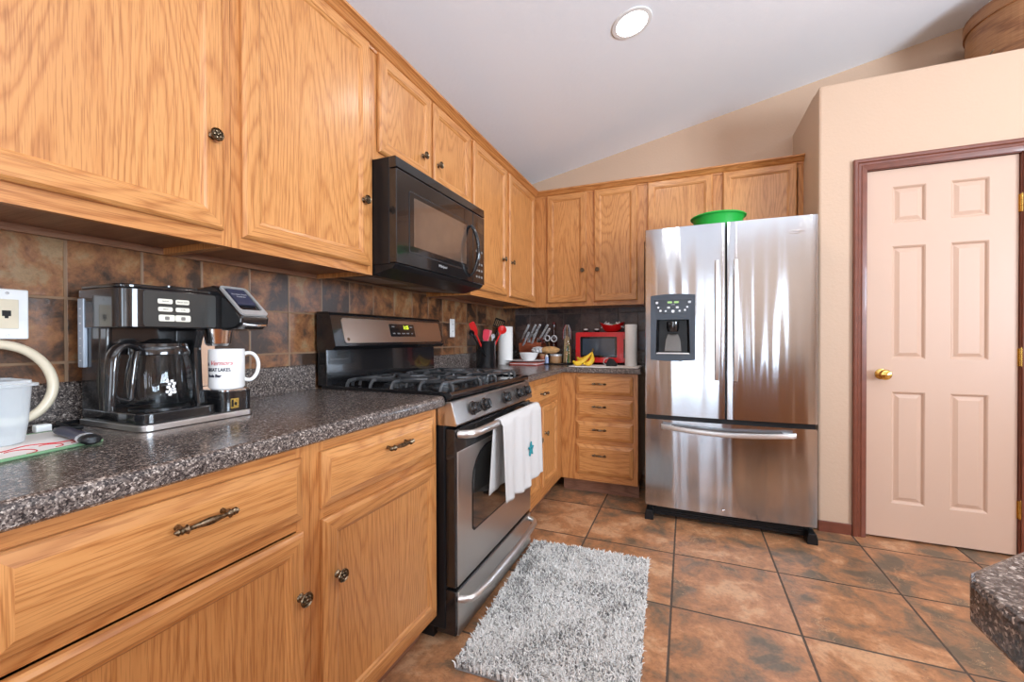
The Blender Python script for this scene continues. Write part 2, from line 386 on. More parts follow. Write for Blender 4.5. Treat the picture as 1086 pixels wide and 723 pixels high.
def obj(name, mb, mats, parent=None, origin=(0, 0, 0), bev=0, sharp=35, weld=False, subs=0, seg=2):
    off = WLOC[parent] if parent is not None else Vector(origin)
    me = bpy.data.meshes.new(name)
    me.from_pydata([(v[0]-off.x, v[1]-off.y, v[2]-off.z) for v in mb.v], [], mb.f)
    ul = me.uv_layers.new(name='UVMap')
    flat = [c for uvs in mb.uv for c in uvs]
    for k, c in enumerate(flat): ul.data[k].uv = c
    me.polygons.foreach_set('material_index', mb.m); me.polygons.foreach_set('use_smooth', mb.sm)
    me.update()
    if any(mb.sm): me.set_sharp_from_angle(angle=rad(sharp))
    o = link(name, me, mats, parent, origin)
    if bev:
        md = o.modifiers.new('bevel', 'BEVEL'); md.width = bev; md.segments = seg; md.limit_method = 'ANGLE'; md.angle_limit = rad(40); md.harden_normals = False
    if subs:
        md = o.modifiers.new('subd', 'SUBSURF'); md.levels = subs; md.render_levels = subs
    return o
def tag(o, label=None, cat=None, group=None, kind=None):
    if label: o['label'] = label
    if cat: o['category'] = cat
    if group: o['group'] = group
    if kind: o['kind'] = kind
    return o
def thing(name, label, cat, loc, group=None):
    o = bpy.data.objects.new(name, None); C.objects.link(o); o.location = loc; o.empty_display_size = 0.05
    WLOC[o] = Vector(loc); return tag(o, label, cat, group)
def struct(name, mb, mats, bev=0, parent=None):
    o = obj(name, mb, mats, parent, bev=bev)
    if parent is None: o['kind'] = 'structure'
    return o
def text(name, body, size, mat, parent, origin, xdir, ydir, ext=0.0004, shear=0.0, sx=1.0, align='CENTER', bold=0):
    cu = bpy.data.curves.new(name, 'FONT'); cu.body = body; cu.size = size; cu.extrude = ext; cu.shear = shear
    cu.align_x = align; cu.align_y = 'CENTER'; cu.offset = bold; cu.resolution_u = 3
    t = bpy.data.objects.new(name, cu); C.objects.link(t)
    bpy.context.view_layer.update()
    me = bpy.data.meshes.new_from_object(t); bpy.data.objects.remove(t)
    X, Y = Vector(xdir).normalized(), Vector(ydir).normalized(); Z = X.cross(Y)
    off = Vector(origin) - (WLOC[parent] if parent is not None else Vector((0, 0, 0)))
    for v in me.vertices:
        c = v.co.copy(); v.co = off + X*(c.x*sx) + Y*c.y + Z*c.z
    me.materials.clear()
    return link(name, me, mat, parent, (0, 0, 0))
def rrect(u0, u1, v0, v1, r, n=5, corners=(1, 1, 1, 1)):
    """rounded rectangle, CCW; corners bl, br, tr, tl"""
    out = []
    for (cx, cy, a0, on) in ((u0, v0, 180, corners[0]), (u1, v0, 270, corners[1]), (u1, v1, 0, corners[2]), (u0, v1, 90, corners[3])):
        rr = r*on
        if rr <= 0: out.append((cx, cy)); continue
        mx = cx + (rr if cx == u0 else -rr); my = cy + (rr if cy == v0 else -rr)
        for k in range(n+1):
            t = rad(a0 + 90*k/n); out.append((mx+rr*math.cos(t), my+rr*math.sin(t)))
    return out
def ML(u, h, z): return (h, u, z)          # left run: u along +y, h out of the wall (+x)
def mapL(x0): return lambda u, h, z: (x0+h, u, z)
def mapB(y0): return lambda u, h, z: (u, y0-h, z)
def arc(c, r, a0, a1, n, fn):
    return [fn(c[0]+r*math.cos(rad(a0+(a1-a0)*k/n)), c[1]+r*math.sin(rad(a0+(a1-a0)*k/n))) for k in range(n+1)]

# ================================================================== SETTING
YB = 3.517; PX = 2.166; PY = 2.870; PZ = 2.575; XR = 5.4; YR = -3.9
mb = MB(); mb.box((-0.12, YR-0.12, -0.10), (XR+0.12, YB+0.12, 0.0)); struct('floor', mb, FLOORM)
mb = MB(); mb.box((-0.12, YR-0.12, 0.0), (0.0, YB+0.12, ceil_z(0)+0.04)); struct('wall_left', mb, WALLM)
# gable wall at the back follows the ceiling slope
mb = MB(); mb.prism([(-0.12, 0), (XR+0.12, 0), (XR+0.12, ceil_z(XR+0.12)+0.02), (-0.12, ceil_z(-0.12)+0.02)], lambda a, b, h: (a, h, b), YB+0.12, YB)
struct('wall_back', mb, WALLM)
mb = MB(); mb.prism([(-0.12, ceil_z(-0.12)), (XR+0.12, ceil_z(XR+0.12)), (XR+0.12, ceil_z(XR+0.12)+0.12), (-0.12, ceil_z(-0.12)+0.12)], lambda a, b, h: (a, h, b), YR-0.12, YB+0.12)
struct('ceiling', mb, CEILM)
# backsplash tile fields
mb = MB(); mb.box((0.0, -1.6, 0.914), (0.004, YB, 1.40)); struct('wall_left_backsplash', mb, BSL)
mb = MB(); mb.box((0.0045, YB-0.004, 0.914), (1.20, YB, 1.40)); struct('wall_back_backsplash', mb, BSB)
# pantry closet: front wall with door opening, side wall, plant ledge on top
DX0, DX1, DZ = 2.392, 3.015, 2.052
mb = MB()
mb.prism([(PX, 0), (DX0-0.012, 0), (DX0-0.012, DZ+0.012), (DX1+0.012, DZ+0.012), (DX1+0.012, 0), (4.3, 0), (4.3, PZ), (PX, PZ)], lambda a, b, h: (a, h, b), PY+0.11, PY)
o = struct('wall_pantry_front', mb, WALLM, 0.012)
mb = MB(); mb.box((PX, PY+0.096, 0), (PX+0.11, YB, PZ)); mb.box((4.19, PY+0.11, 0), (4.3, YB, PZ)); struct('wall_pantry_side', mb, WALLM)
mb = MB(); mb.box((PX+0.11, PY+0.11, PZ-0.10), (4.19, YB, PZ)); struct('wall_pantry_ledge', mb, WALLM)
# rear wall with patio door and window, right wall with a window
def wall_with_openings(name, fn, a0, a1, topf, opens, mat):
    mb = MB(); opens = sorted(opens); cur = a0
    for (u0, u1, z0, z1) in opens:
        mb.prism([(cur, 0), (u0, 0), (u0, topf(u0)), (cur, topf(cur))], fn, 0, 0.12)
        if z0 > 0: mb.prism([(u0, 0), (u1, 0), (u1, z0), (u0, z0)], fn, 0, 0.12)
        mb.prism([(u0, z1), (u1, z1), (u1, topf(u1)), (u0, topf(u0))], fn, 0, 0.12)
        cur = u1
    mb.prism([(cur, 0), (a1, 0), (a1, topf(a1)), (cur, topf(cur))], fn, 0, 0.12)
    return struct(name, mb, mat)
wall_with_openings('wall_rear', lambda a, b, h: (a, YR-0.12+h, b), -0.12, XR+0.12, lambda a: ceil_z(a)+0.02, [(0.98, 1.84, 0.0, 2.1), (2.36, 2.68, 0.5, 2.1), (3.14, 3.40, 0.5, 2.1)], WALLM)
wall_with_openings('wall_right', lambda a, b, h: (XR+0.12-h, a, b), YR, YB, lambda a: ceil_z(XR)+0.03, [(-1.8, 0.6, 0.85, 2.25)], WALLM)
def window(n, fn, u0, u1, z0, z1):
    mb = MB(); w = 0.05
    for q in ((u0, u0+w, z0, z1), (u1-w, u1, z0, z1), (u0+w, u1-w, z0, z0+w), (u0+w, u1-w, z1-w, z1), ((u0+u1)/2-0.02, (u0+u1)/2+0.02, z0+w, z1-w)):
        mb.prism([(q[0], q[2]), (q[1], q[2]), (q[1], q[3]), (q[0], q[3])], fn, 0.03, 0.09)
    o = struct('window_%d' % n, mb, WPLAST)
    g = MB(); g.prism([(u0+w, z0+w), (u1-w, z0+w), (u1-w, z1-w), (u0+w, z1-w)], fn, 0.055, 0.061)
    obj('pane', g, PANE, o)
window(1, lambda a, b, h: (a, YR-0.12+h, b), 0.98, 1.84, 0.0, 2.1)
window(4, lambda a, b, h: (a, YR-0.12+h, b), 3.14, 3.40, 0.5, 2.1)
window(2, lambda a, b, h: (a, YR-0.12+h, b), 2.36, 2.68, 0.5, 2.1)
window(3, lambda a, b, h: (XR+0.12-h, a, b), -1.8, 0.6, 0.85, 2.25)
# pantry door: six raised panels
fnD = mapB(PY+0.022)
dl = obj('door_1', MB().box((DX0+0.003, PY+0.030, 0.012), (DX1-0.003, PY+0.055, DZ-0.003)), DOORM); dl['kind'] = 'structure'
cols = [(2.507, 2.651), (2.753, 2.903)]; rows = [(0.205, 0.822), (1.003, 1.625), (1.752, 1.952)]
f = MB(); zc = [0.012] + [z for r in rows for z in r] + [DZ-0.003]; uc = [DX0+0.003, cols[0][0], cols[0][1], cols[1][0], cols[1][1], DX1-0.003]
for i in range(5):
    for j in range(len(zc)-1):
        u0, u1, z0, z1 = uc[i], uc[i+1], zc[j], zc[j+1]
        if i in (1, 3) and j in (1, 3, 5):
            R = lambda t, h: (u0+t, u1-t, z0+t, z1-t, h)
            f.rings([R(0, 0.008), R(0.006, 0.004), R(0.012, -0.004), R(0.016, -0.004), R(0.034, 0.004)], fnD)
        else:
            f.poly([fnD(u0, 0.008, z0), fnD(u1, 0.008, z0), fnD(u1, 0.008, z1), fnD(u0, 0.008, z1)])
for a, b in (((uc[0], -0.008), (uc[0], 0.008)), ((uc[-1], 0.008), (uc[-1], -0.008))):
    f.poly([fnD(a[0], a[1], zc[0]), fnD(b[0], b[1], zc[0]), fnD(b[0], b[1], zc[-1]), fnD(a[0], a[1], zc[-1])])
for z, s_ in ((zc[0], 1), (zc[-1], -1)):
    f.poly([fnD(uc[0], -0.008, z), fnD(uc[-1], -0.008, z), fnD(uc[-1], 0.008, z), fnD(uc[0], 0.008, z)])
obj('panel_face', f, DOORM, dl)
k = MB(); k.lathe([(0.030, 0), (0.030, 0.004), (0.024, 0.008), (0.011, 0.012), (0.010, 0.030), (0.018, 0.036), (0.027, 0.046), (0.029, 0.056), (0.024, 0.066), (0.012, 0.070), (0, 0.071)], (2.462, PY+0.014, 0.918), (0, -1, 0), 28)
obj('door_knob', k, BRASS, dl)
for z in (1.80, 1.02, 0.245):
    h = MB(); h.lathe([(0.006, -0.045), (0.0075, -0.044), (0.0075, -0.016), (0.006, -0.015), (0.0075, -0.014), (0.0075, 0.014), (0.006, 0.015), (0.0075, 0.016), (0.0075, 0.044), (0.006, 0.045), (0.004, 0.052), (0, 0.054)], (3.020, PY+0.004, z), (0, 0, 1), 12)
    h.box((3.010, PY+0.010, z-0.045), (3.030, PY+0.014, z+0.045)); obj('hinge', h, BRASS, dl)
# casing with stepped profile
cz = MB(); fc = mapB(PY)
CW = 0.062
prof = [(0, 0), (0, 0.016), (0.006, 0.019), (0.018, 0.019), (0.024, 0.013), (0.034, 0.013), (0.040, 0.016), (0.052, 0.012), (CW, 0.009), (CW, 0)]
iu0, iu1, iz = DX0-0.004, DX1+0.004, DZ+0.004
for (t0, h0), (t1, h1) in zip(prof[:-1], prof[1:]):
    # t measured from the outer edge inwards
    def P(t, h, side, top):
        u = (iu0-CW+t) if side == 0 else (iu1+CW-t); z = (iz+CW-t) if top else 0.0
        return fc(u, h, z)
    cz.poly([P(t0, h0, 0, 0), P(t1, h1, 0, 0), P(t1, h1, 0, 1), P(t0, h0, 0, 1)])
    cz.poly([P(t1, h1, 1, 0), P(t0, h0, 1, 0), P(t0, h0, 1, 1), P(t1, h1, 1, 1)])
    cz.poly([P(t0, h0, 0, 1), P(t1, h1, 0, 1), P(t1, h1, 1, 1), P(t0, h0, 1, 1)])
# jambs
cz.box((DX0-0.012, PY+0.0005, 0), (DX0, PY+0.11, DZ)); cz.box((DX1, PY+0.0005, 0), (DX1+0.012, PY+0.11, DZ)); cz.box((DX0-0.012, PY+0.0005, DZ), (DX1+0.012, PY+0.11, DZ+0.012))
struct('trim_1', cz, CASING)
mb = MB(); mb.box((PX, PY-0.012, 0), (iu0-CW-0.0005, PY, 0.062)); mb.box((iu1+CW+0.0005, PY-0.012, 0), (4.3, PY, 0.062)); struct('baseboard_pantry', mb, CASING, 0.003)
# recessed ceiling lights (tilted with the ceiling)
for i, (x, y) in enumerate(CANS):
    z = ceil_z(x); tl = math.atan(0.2); n = Vector((math.sin(tl), 0, -math.cos(tl)))
    c = Vector((x, y, z))
    lab = 'round recessed ceiling light glowing on the white sloped ceiling above the aisle' if i == 0 else 'round recessed ceiling light out of the picture over the %s' % ['', 'peninsula', 'near end of the cabinets', 'dining side', 'patio door', 'hall side'][i]
    t = thing('recessed_light', lab, 'ceiling light', c, 'recessed lights in the ceiling')
    r = MB(); r.lathe([(0.078, 0.0005), (0.078, 0.006), (0.098, 0.005), (0.101, 0.0005)], c, n, 36); obj('trim_ring', r, WPLAST, t)
    g = MB(); g.lathe([(0.0, 0.001), (0.04, 0.0035), (0.077, 0.003)], c, n, 32); obj('lens', g, LAMP, t)
    l = area('ceiling_light_glow', c+n*0.02, (0, 0, 0), 0.15, 0.15, CAN_POWER, WARM, 180, 'DISK')
    l.rotation_euler = Vector((0, 0, -1)).rotation_difference(n).to_euler()

# ================================================================== CABINETS
def knob(mp, nrm, u, z, parent, h0=0.019):
    c = Vector(mp(u, h0, z)); n = Vector(nrm); mb = MB()
    mb.lathe([(0.010, 0), (0.009, 0.003), (0.0055, 0.006), (0.005, 0.012), (0.010, 0.016), (0.0155, 0.018), (0.0168, 0.0205), (0.0155, 0.0235), (0.0135, 0.022), (0.0125, 0.0205), (0.0, 0.0215)], c, n, 22)
    t1 = Vector((0, 0, 1)); t2 = n.cross(t1)
    for k in range(5):
        a = 2*math.pi*k/5+0.4; mb.ball(c+n*0.0215+t1*(0.0078*math.cos(a))+t2*(0.0078*math.sin(a)), 0.0036, 8)
    mb.ball(c+n*0.023, 0.0036, 8)
    return obj('knob', mb, PEWTER, parent)
def pull(mp, u, z, parent, h0=0.019, L=0.108):
    mb = MB()
    N = 40; path = []; rs = []
    for k in range(N+1):
        t = -1+2*k/N; path.append(mp(u+t*L/2, h0+0.026-0.004*t*t, z))
        a = abs(t)
        r = 0.0042+0.0030*math.exp(-(a/0.30)**2)
        for c0, wd, am in ((0.66, 0.05, 0.0050), (0.80, 0.035, 0.0030), (0.91, 0.03, 0.0030)): r += am*math.exp(-((a-c0)/wd)**2)
        if a > 0.97: r *= 0.55
        rs.append(r)
    mb.tube(path, rs, 10)
    for s in (-1, 1):
        p = s*0.70*L/2
        mb.tube([mp(u+p, h0, z), mp(u+p, h0+0.010, z), mp(u+p, h0+0.024, z)], [0.006, 0.0035, 0.0035], 8)
    return obj('pull', mb, PEWTER, parent)
def door(mp, nrm, u0, u1, z0, z1, parent, kn=None, st=0.056, label=None):
    mb = MB(); R = lambda t, h: (u0+t, u1-t, z0+t, z1-t, h)
    mb.rings([R(0, 0), R(0, 0.011), R(0.003, 0.015), R(0.008, 0.019), R(st-0.012, 0.019), R(st-0.010, 0.0165), R(st-0.004, 0.0145), R(st, 0.010), R(st+0.001, 0.0095)], mp, True)
    o = obj('door', mb, OAK, parent)
    if kn: knob(mp, nrm, kn[0], kn[1], o)
    return o
def drawer(mp, nrm, u0, u1, z0, z1, parent, pu=None, L=0.108):
    mb = MB(); R = lambda t, h: (u0+t, u1-t, z0+t, z1-t, h)
    mb.rings([R(0, 0), R(0, 0.009), R(0.003, 0.0115), R(0.022, 0.0185), R(0.024, 0.019)], mp, False)
    o = obj('drawer', mb, OAK, parent)
    pull(mp, pu[0] if pu else (u0+u1)/2, pu[1] if pu else (z0+z1)/2+0.004, o, L=L)
    return o
def frame(mp, u0, u1, z0, z1, stiles, rails, parent, t=0.019):
    """stiles: [(ua,ub)], rails: [(za,zb,ua,ub)]"""
    mb = MB()
    for a, b in stiles: mb.box(mp(a, -t, z0), mp(b, 0, z1), 'z')
    ax = 'y' if abs(Vector(mp(1, 0, 0)).y-Vector(mp(0, 0, 0)).y) > 0.5 else 'x'
    for za, zb, ua, ub in rails: mb.box(mp(ua, -t+0.0002, za), mp(ub, -0.0004, zb), ax)
    return obj('face_frame', mb, OAKD, parent)
def carcass(mp, u0, u1, z0, z1, dep, parent, rec=0.018, name='carcass'):
    mb = MB(); t = 0.012
    mb.box(mp(u0, -dep, z0), mp(u0+t, -0.019, z1)); mb.box(mp(u1-t, -dep, z0), mp(u1, -0.019, z1))
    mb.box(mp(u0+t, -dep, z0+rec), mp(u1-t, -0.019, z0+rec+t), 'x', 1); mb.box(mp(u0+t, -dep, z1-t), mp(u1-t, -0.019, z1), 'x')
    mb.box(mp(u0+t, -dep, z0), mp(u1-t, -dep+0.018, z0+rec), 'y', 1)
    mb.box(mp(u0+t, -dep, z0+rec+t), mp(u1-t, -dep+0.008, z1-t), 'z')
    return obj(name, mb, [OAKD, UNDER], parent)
NL, NB = (1, 0, 0), (0, -1, 0)
mU = mapL(0.305); dU = 0.300
ZU0, ZU1 = 1.374, 2.292
# ---- wall cabinets, left run
def upper(label, u0, u1, z0, doors, stile=0.026, mids=(), mp=mU, nrm=NL, z1=ZU1, lr=None, dep=dU):
    base = mp(u0, -dep, z0); t = thing('wall_cabinet', label, 'cabinet', base)
    s0, s1 = (stile, stile) if lr is None else lr
    carcass(mp, u0, u1, z0, z1, dep, t)
    st = [(u0, u0+s0), (u1-s1, u1)] + list(mids)
    frame(mp, u0, u1, z0, z1, st, [(z0, z0+0.045, u0+s0, u1-s1), (z1-0.05, z1, u0+s0, u1-s1)], t)
    for (a, b, za, zb, kn) in doors: door(mp, nrm, a, b, za, zb, t, kn)
    return t
upper('oak wall cabinet out of the picture beyond the nearest upper cabinet', -0.78, 0.029, ZU0, [(-0.75, -0.386, 1.41, 2.272, (-0.42, 1.65)), (-0.366, 0.003, 1.41, 2.272, (-0.33, 1.65))])
upper('nearest honey oak wall cabinet, with a wide single door above the coffee maker', 0.03, 0.701, ZU0, [(0.056, 0.675, 1.412, 2.272, (0.642, 1.648))])
upper('tall honey oak wall cabinet with one door, left of the black microwave', 0.702, 1.262, ZU0, [(0.727, 1.236, 1.406, 2.272, (1.195, 1.649))])
upper('short two-door honey oak wall cabinet directly above the black microwave', 1.263, 2.081, 1.836, [(1.291, 1.664, 1.873, 2.272, (1.588, 1.972)), (1.683, 2.066, 1.873, 2.272, (1.715, 1.974))], mids=[(1.655, 1.695)])
upper('two-door honey oak wall cabinet between the microwave and the corner', 2.082, 3.211, ZU0, [(2.100, 2.589, 1.412, 2.272, (2.517, 1.652)), (2.638, 3.165, 1.412, 2.272, (2.662, 1.652))], mids=[(2.575, 2.652)], lr=(0.03, 0.05))
# ---- wall cabinets, back run
mUB = mapB(3.212)
upper('two-door honey oak wall cabinet over the red microwave on the back wall', 0.305, 1.166, ZU0, [(0.410, 0.735, 1.406, 2.272, (0.706, 1.652)), (0.793, 1.119, 1.406, 2.272, (0.822, 1.652))], mids=[(0.720, 0.808)], mp=mUB, nrm=NB, lr=(0.12, 0.05))
upper('short honey oak cabinet above the stainless refrigerator', 1.167, 2.1655, 1.84, [(1.190, 1.628, 1.87, 2.272, None), (1.690, 2.128, 1.87, 2.272, None)], mids=[(1.615, 1.703)], mp=mUB, nrm=NB, lr=(0.03, 0.03))
# ---- crown moulding along the top of the wall cabinets
def crown(name, label, A, B, nA, miter0, miter1, ax):
    pr = [(0.0, 2.262), (0.006, 2.262), (0.008, 2.272), (0.018, 2.276), (0.030, 2.290), (0.040, 2.297), (0.047, 2.300), (0.047, 2.310), (0.0, 2.310)]
    mb = MB(); of = UVO()
    for (h0, z0), (h1, z1) in zip(pr, pr[1:]+pr[:1]):
        def Q(h, z, e): return A(h, z) if e == 0 else B(h, z)
        q = [Q(h0, z0, 0), Q(h0, z0, 1), Q(h1, z1, 1), Q(h1, z1, 0)]
        mb.poly(q, [((z+h)+of[0], l+of[1]) for (z, h, l) in ((z0, h0, 0), (z0, h0, 2), (z1, h1, 2), (z1, h1, 0))])
    mb.poly([A(h, z) for h, z in pr]); mb.poly([B(h, z) for h, z in reversed(pr)])
    return tag(obj(name, mb, OAKD, origin=A(0, 2.262)), label, 'moulding')
crown('crown_moulding', 'long honey oak crown moulding along the left wall cabinets', lambda h, z: (0.305+h, -0.78, z), lambda h, z: (0.305+h, 3.2118-h, z), 0, 0, 0, 'y')
crown('crown_moulding', 'honey oak crown moulding on top of the cabinets across the back wall', lambda h, z: (0.3052+h, 3.212-h, z), lambda h, z: (2.1652, 3.212-h, z), 0, 0, 0, 'x')
# ---- base cabinets
mBL = mapL(0.61); dB = 0.585; ZB0, ZB1 = 0.105, 0.872
def base(label, u0, u1, parts, stiles, rails, mp=mBL, nrm=NL, name='base_cabinet', kick=True):
    t = thing(name, label, 'cabinet', mp(u0, -dB, 0))
    carcass(mp, u0, u1, ZB0, ZB1, dB, t, 0.0)
    frame(mp, u0, u1, ZB0, ZB1, stiles, rails, t)
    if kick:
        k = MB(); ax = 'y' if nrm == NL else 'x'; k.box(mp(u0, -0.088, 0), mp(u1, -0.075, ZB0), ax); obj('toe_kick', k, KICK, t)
    for p in parts:
        if p[0] == 'door': door(mp, nrm, *p[1:5], t, p[5], 0.050)
        else: drawer(mp, nrm, *p[1:5], t, p[5] if len(p) > 5 else None, p[6] if len(p) > 6 else 0.108)
    return t
def rl(u0, u1): return [(ZB0, ZB0+0.035, u0, u1), (0.672, 0.712, u0, u1), (0.838, ZB1, u0, u1)]
base('honey oak base cabinet out of the picture beyond the nearest drawer', -0.45, 0.137, [('drawer', -0.42, 0.11, 0.700, 0.845), ('door', -0.42, 0.11, 0.135, 0.672, (0.08, 0.53))], [(-0.45, -0.41), (0.10, 0.137)], rl(-0.41, 0.10))
base('nearest honey oak base cabinet, its drawer below the coffee maker', 0.138, 0.684, [('drawer', 0.168, 0.655, 0.698, 0.842, (0.425, 0.792), 0.112), ('door', 0.168, 0.656, 0.135, 0.668, (0.640, 0.522))], [(0.138, 0.18), (0.645, 0.684)], rl(0.18, 0.645))
base('honey oak base cabinet with drawer and door, immediately left of the range', 0.685, 1.243, [('drawer', 0.711, 1.214, 0.702, 0.842, (0.992, 0.797), 0.120), ('door', 0.713, 1.222, 0.135, 0.672, (0.752, 0.520))], [(0.685, 0.725), (1.205, 1.243)], rl(0.725, 1.205))
base('honey oak base cabinet right of the range, running into the corner', 2.060, 2.906, [('drawer', 2.085, 2.766, 0.716, 0.832), ('door', 2.085, 2.384, 0.175, 0.690, (2.360, 0.50)), ('door', 2.440, 2.766, 0.175, 0.690, (2.475, 0.52))], [(2.060, 2.10), (2.37, 2.45), (2.755, 2.906)], [(ZB0, ZB0+0.075, 2.10, 2.755), (0.680, 0.722, 2.10, 2.755), (0.828, ZB1, 2.10, 2.755)])
mBB = mapB(2.907)
base('honey oak stack of four drawers left of the refrigerator', 0.611, 1.152, [('drawer', 0.727, 1.121, 0.722, 0.852, (0.895, 0.800), 0.10), ('drawer', 0.727, 1.121, 0.562, 0.690, (0.895, 0.640), 0.10), ('drawer', 0.727, 1.121, 0.400, 0.528, (0.895, 0.478), 0.10), ('drawer', 0.727, 1.121, 0.155, 0.366, (0.895, 0.298), 0.10)],
     [(0.611, 0.74), (1.11, 1.152)], [(ZB0, 0.165, 0.74, 1.11), (0.36, 0.405, 0.74, 1.11), (0.52, 0.57, 0.74, 1.11), (0.685, 0.73, 0.74, 1.11), (0.845, ZB1, 0.74, 1.11)], mp=mBB, nrm=NB, name='drawer_cabinet')
# ---- worktops (rolled front edge, low splash)
def top_profile():
    e = [(0.0, 0.874), (0.640, 0.874), (0.648, 0.880)] + arc((0.632, 0.898), 0.016, 0, 90, 6, lambda a, b: (a, b)) + [(0.0, 0.914)]
    return e
mb = MB(); mb.prism(top_profile(), lambda a, b, h: (a, h, b), 1.243, -0.45, smooth=False)
mb.prism(rrect(0.001, 0.020, 0.914, 1.016, 0.008, 4, (0, 0, 1, 0)), lambda a, b, h: (a, h, b), 1.243, -0.45)
tag(obj('worktop', mb, GRAN, origin=(0.0, -0.45, 0.874), bev=0.0015), 'dark speckled worktop with rolled edge under the coffee maker', 'worktop')
# L-shaped worktop: mitre in the corner
pr = top_profile(); mb = MB(); L = YB-0.0
def lseg(h, z, e): return [(h, 2.058, z), (h, YB-max(h, 0.0005), z), (1.172, YB-max(h, 0.0005), z)][e]
for (h0, z0), (h1, z1) in zip(pr, pr[1:]+pr[:1]):
    for e in (0, 1): mb.poly([lseg(h0, z0, e), lseg(h0, z0, e+1), lseg(h1, z1, e+1), lseg(h1, z1, e)][::-1])
mb.poly([lseg(h, z, 0) for h, z in pr]); mb.poly([lseg(h, z, 2) for h, z in reversed(pr)])
mb.prism(rrect(0.001, 0.020, 0.914, 1.016, 0.008, 4, (0, 0, 1, 0)), lambda a, b, h: (a, h, b), YB-0.001, 2.095)
mb.prism(rrect(0.001, 0.020, 0.914, 1.016, 0.008, 4, (0, 0, 1, 0)), lambda a, b, h: (h, YB-a, b), 0.021, 1.172)
tag(obj('worktop', mb, GRAN, origin=(0.0, 2.058, 0.874)), 'dark speckled worktop wrapping the corner between range and refrigerator', 'worktop')
# ---- peninsula at the right edge
pen = [(1.684, -1.6), (1.684, 0.418), (1.693, 0.438), (1.95, 0.690), (1.965, 0.697), (2.75, 0.697), (2.75, -1.6)]
pen = pen[::-1]
mb = MB(); mb.prism(pen, lambda a, b, h: (a, b, h), 0.874, 0.914)
tag(obj('worktop', mb, GRAN, origin=(2.2, -0.4, 0.874), bev=0.006, seg=3), 'speckled peninsula countertop corner jutting in at the lower right', 'countertop')
t = thing('peninsula_cabinet', 'oak peninsula base under the speckled countertop, out of the picture', 'cabinet', (2.2, -0.4, 0))
pin = [(1.73, -1.58), (2.70, -1.58), (2.70, 0.66), (1.985, 0.66), (1.73, 0.41)]
mb = MB(); mb.prism(pin, lambda a, b, h: (a, b, h), 0.10, 0.873); obj('carcass', mb, OAKD, t)
pik = [(1.80, -1.55), (2.64, -1.55), (2.64, 0.60), (2.01, 0.60), (1.80, 0.38)]
mb = MB(); mb.prism(pik, lambda a, b, h: (a, b, h), 0.0, 0.10); obj('toe_kick', mb, KICK, t)

# ================================================================== REFRIGERATOR
FX0, FX1, FY = 1.220, 2.117, 2.650
fr = thing('refrigerator', 'stainless french door refrigerator with bottom freezer and ice dispenser', 'refrigerator', (1.6685, 3.05, 0))
mb = MB(); mb.box((FX0+0.006, FY+0.085, 0.03), (FX1-0.006, 3.46, 1.765)); obj('cabinet_body', mb, FSIDE, fr, bev=0.006)
for x in (FX0+0.03, FX1-0.11): obj('hinge_cover', MB().box((x, FY+0.077, 1.765), (x+0.08, FY+0.15, 1.782)), FSIDE, fr, bev=0.004)
def bowed(u0, u1, z0, z1, bow, dep=0.075, full0=None, full1=None, mat=0, nseg=18):
    f0 = FX0 if full0 is None else full0; f1 = FX1 if full1 is None else full1
    mb = MB(); r = 0.010
    pts = [(u0, -dep), (u1, -dep)]
    fr_ = []
    for k in range(nseg+1):
        u = u0 + (u1-u0)*k/nseg
        t = (u-f0)/(f1-f0)*2-1; fr_.append((u, bow*(1-t*t)-bow))
    fr_[0] = (u0, fr_[0][1]-r*0.7); fr_[-1] = (u1, fr_[-1][1]-r*0.7)
    fr_.insert(1, (u0+r*0.3, fr_[0][1]+r*0.5)); fr_.insert(-1, (u1-r*0.3, fr_[-1][1]+r*0.5))
    pts += fr_[::-1]
    mb.prism(pts, lambda a, b, h: (a, FY-b, h), z0, z1, smooth=True)
    return mb
SPL = 1.6695
dL = obj('door', bowed(FX0, SPL-0.003, 0.650, 1.789, 0.014), STEEL, fr, sharp=40); dL['label'] = 'left stainless door with the water and ice dispenser'
dR = obj('door', bowed(SPL+0.003, FX1, 0.650, 1.789, 0.014), STEEL, fr, sharp=40); dR['label'] = 'right stainless door with the oval emblem'
dF = obj('freezer_drawer', bowed(FX0, FX1, 0.088, 0.622, 0.014), STEEL, fr, sharp=40)
g = MB(); g.box((FX0+0.008, FY+0.03, 0.60), (FX1-0.008, FY+0.09, 0.67)); g.box((SPL-0.01, FY+0.03, 0.66), (SPL+0.01, FY+0.09, 1.77)); obj('gasket', g, BLACKM, fr)
def vhandle(x, par):
    z0, z1 = 0.875, 1.568; N = 24; vs = []; mb = MB()
    path = []; rs = []
    for k in range(N+1):
        t = k/N; z = z0+(z1-z0)*t; h = 0.030+0.030*math.sin(math.pi*t)**0.6 if 0 < t < 1 else 0.030
        path.append((x, FY-h, z)); 
    # flat strap section
    w = 0.015
    for k, p in enumerate(path):
        tt = k/N; ww = w*(0.75+0.25*math.sin(math.pi*tt)); th = 0.008
        for (a, b) in ((-1, -0.3), (-0.7, 0.8), (0, 1), (0.7, 0.8), (1, -0.3), (0.6, -1), (-0.6, -1)): vs.append((p[0]+a*ww, p[1]-b*th, p[2]))
    i = mb.grid(vs, 7, N+1, cu=True)
    mb.poly([vs[k] for k in range(7)]); mb.poly([vs[N*7+k] for k in reversed(range(7))])
    for z in (z0+0.03, z1-0.03): mb.box((x-0.009, FY-0.038, z-0.022), (x+0.009, FY+0.010, z+0.022))
    return obj('door_handle', mb, STEELH, par, sharp=50)
vhandle(1.620, dL); vhandle(1.716, dR)
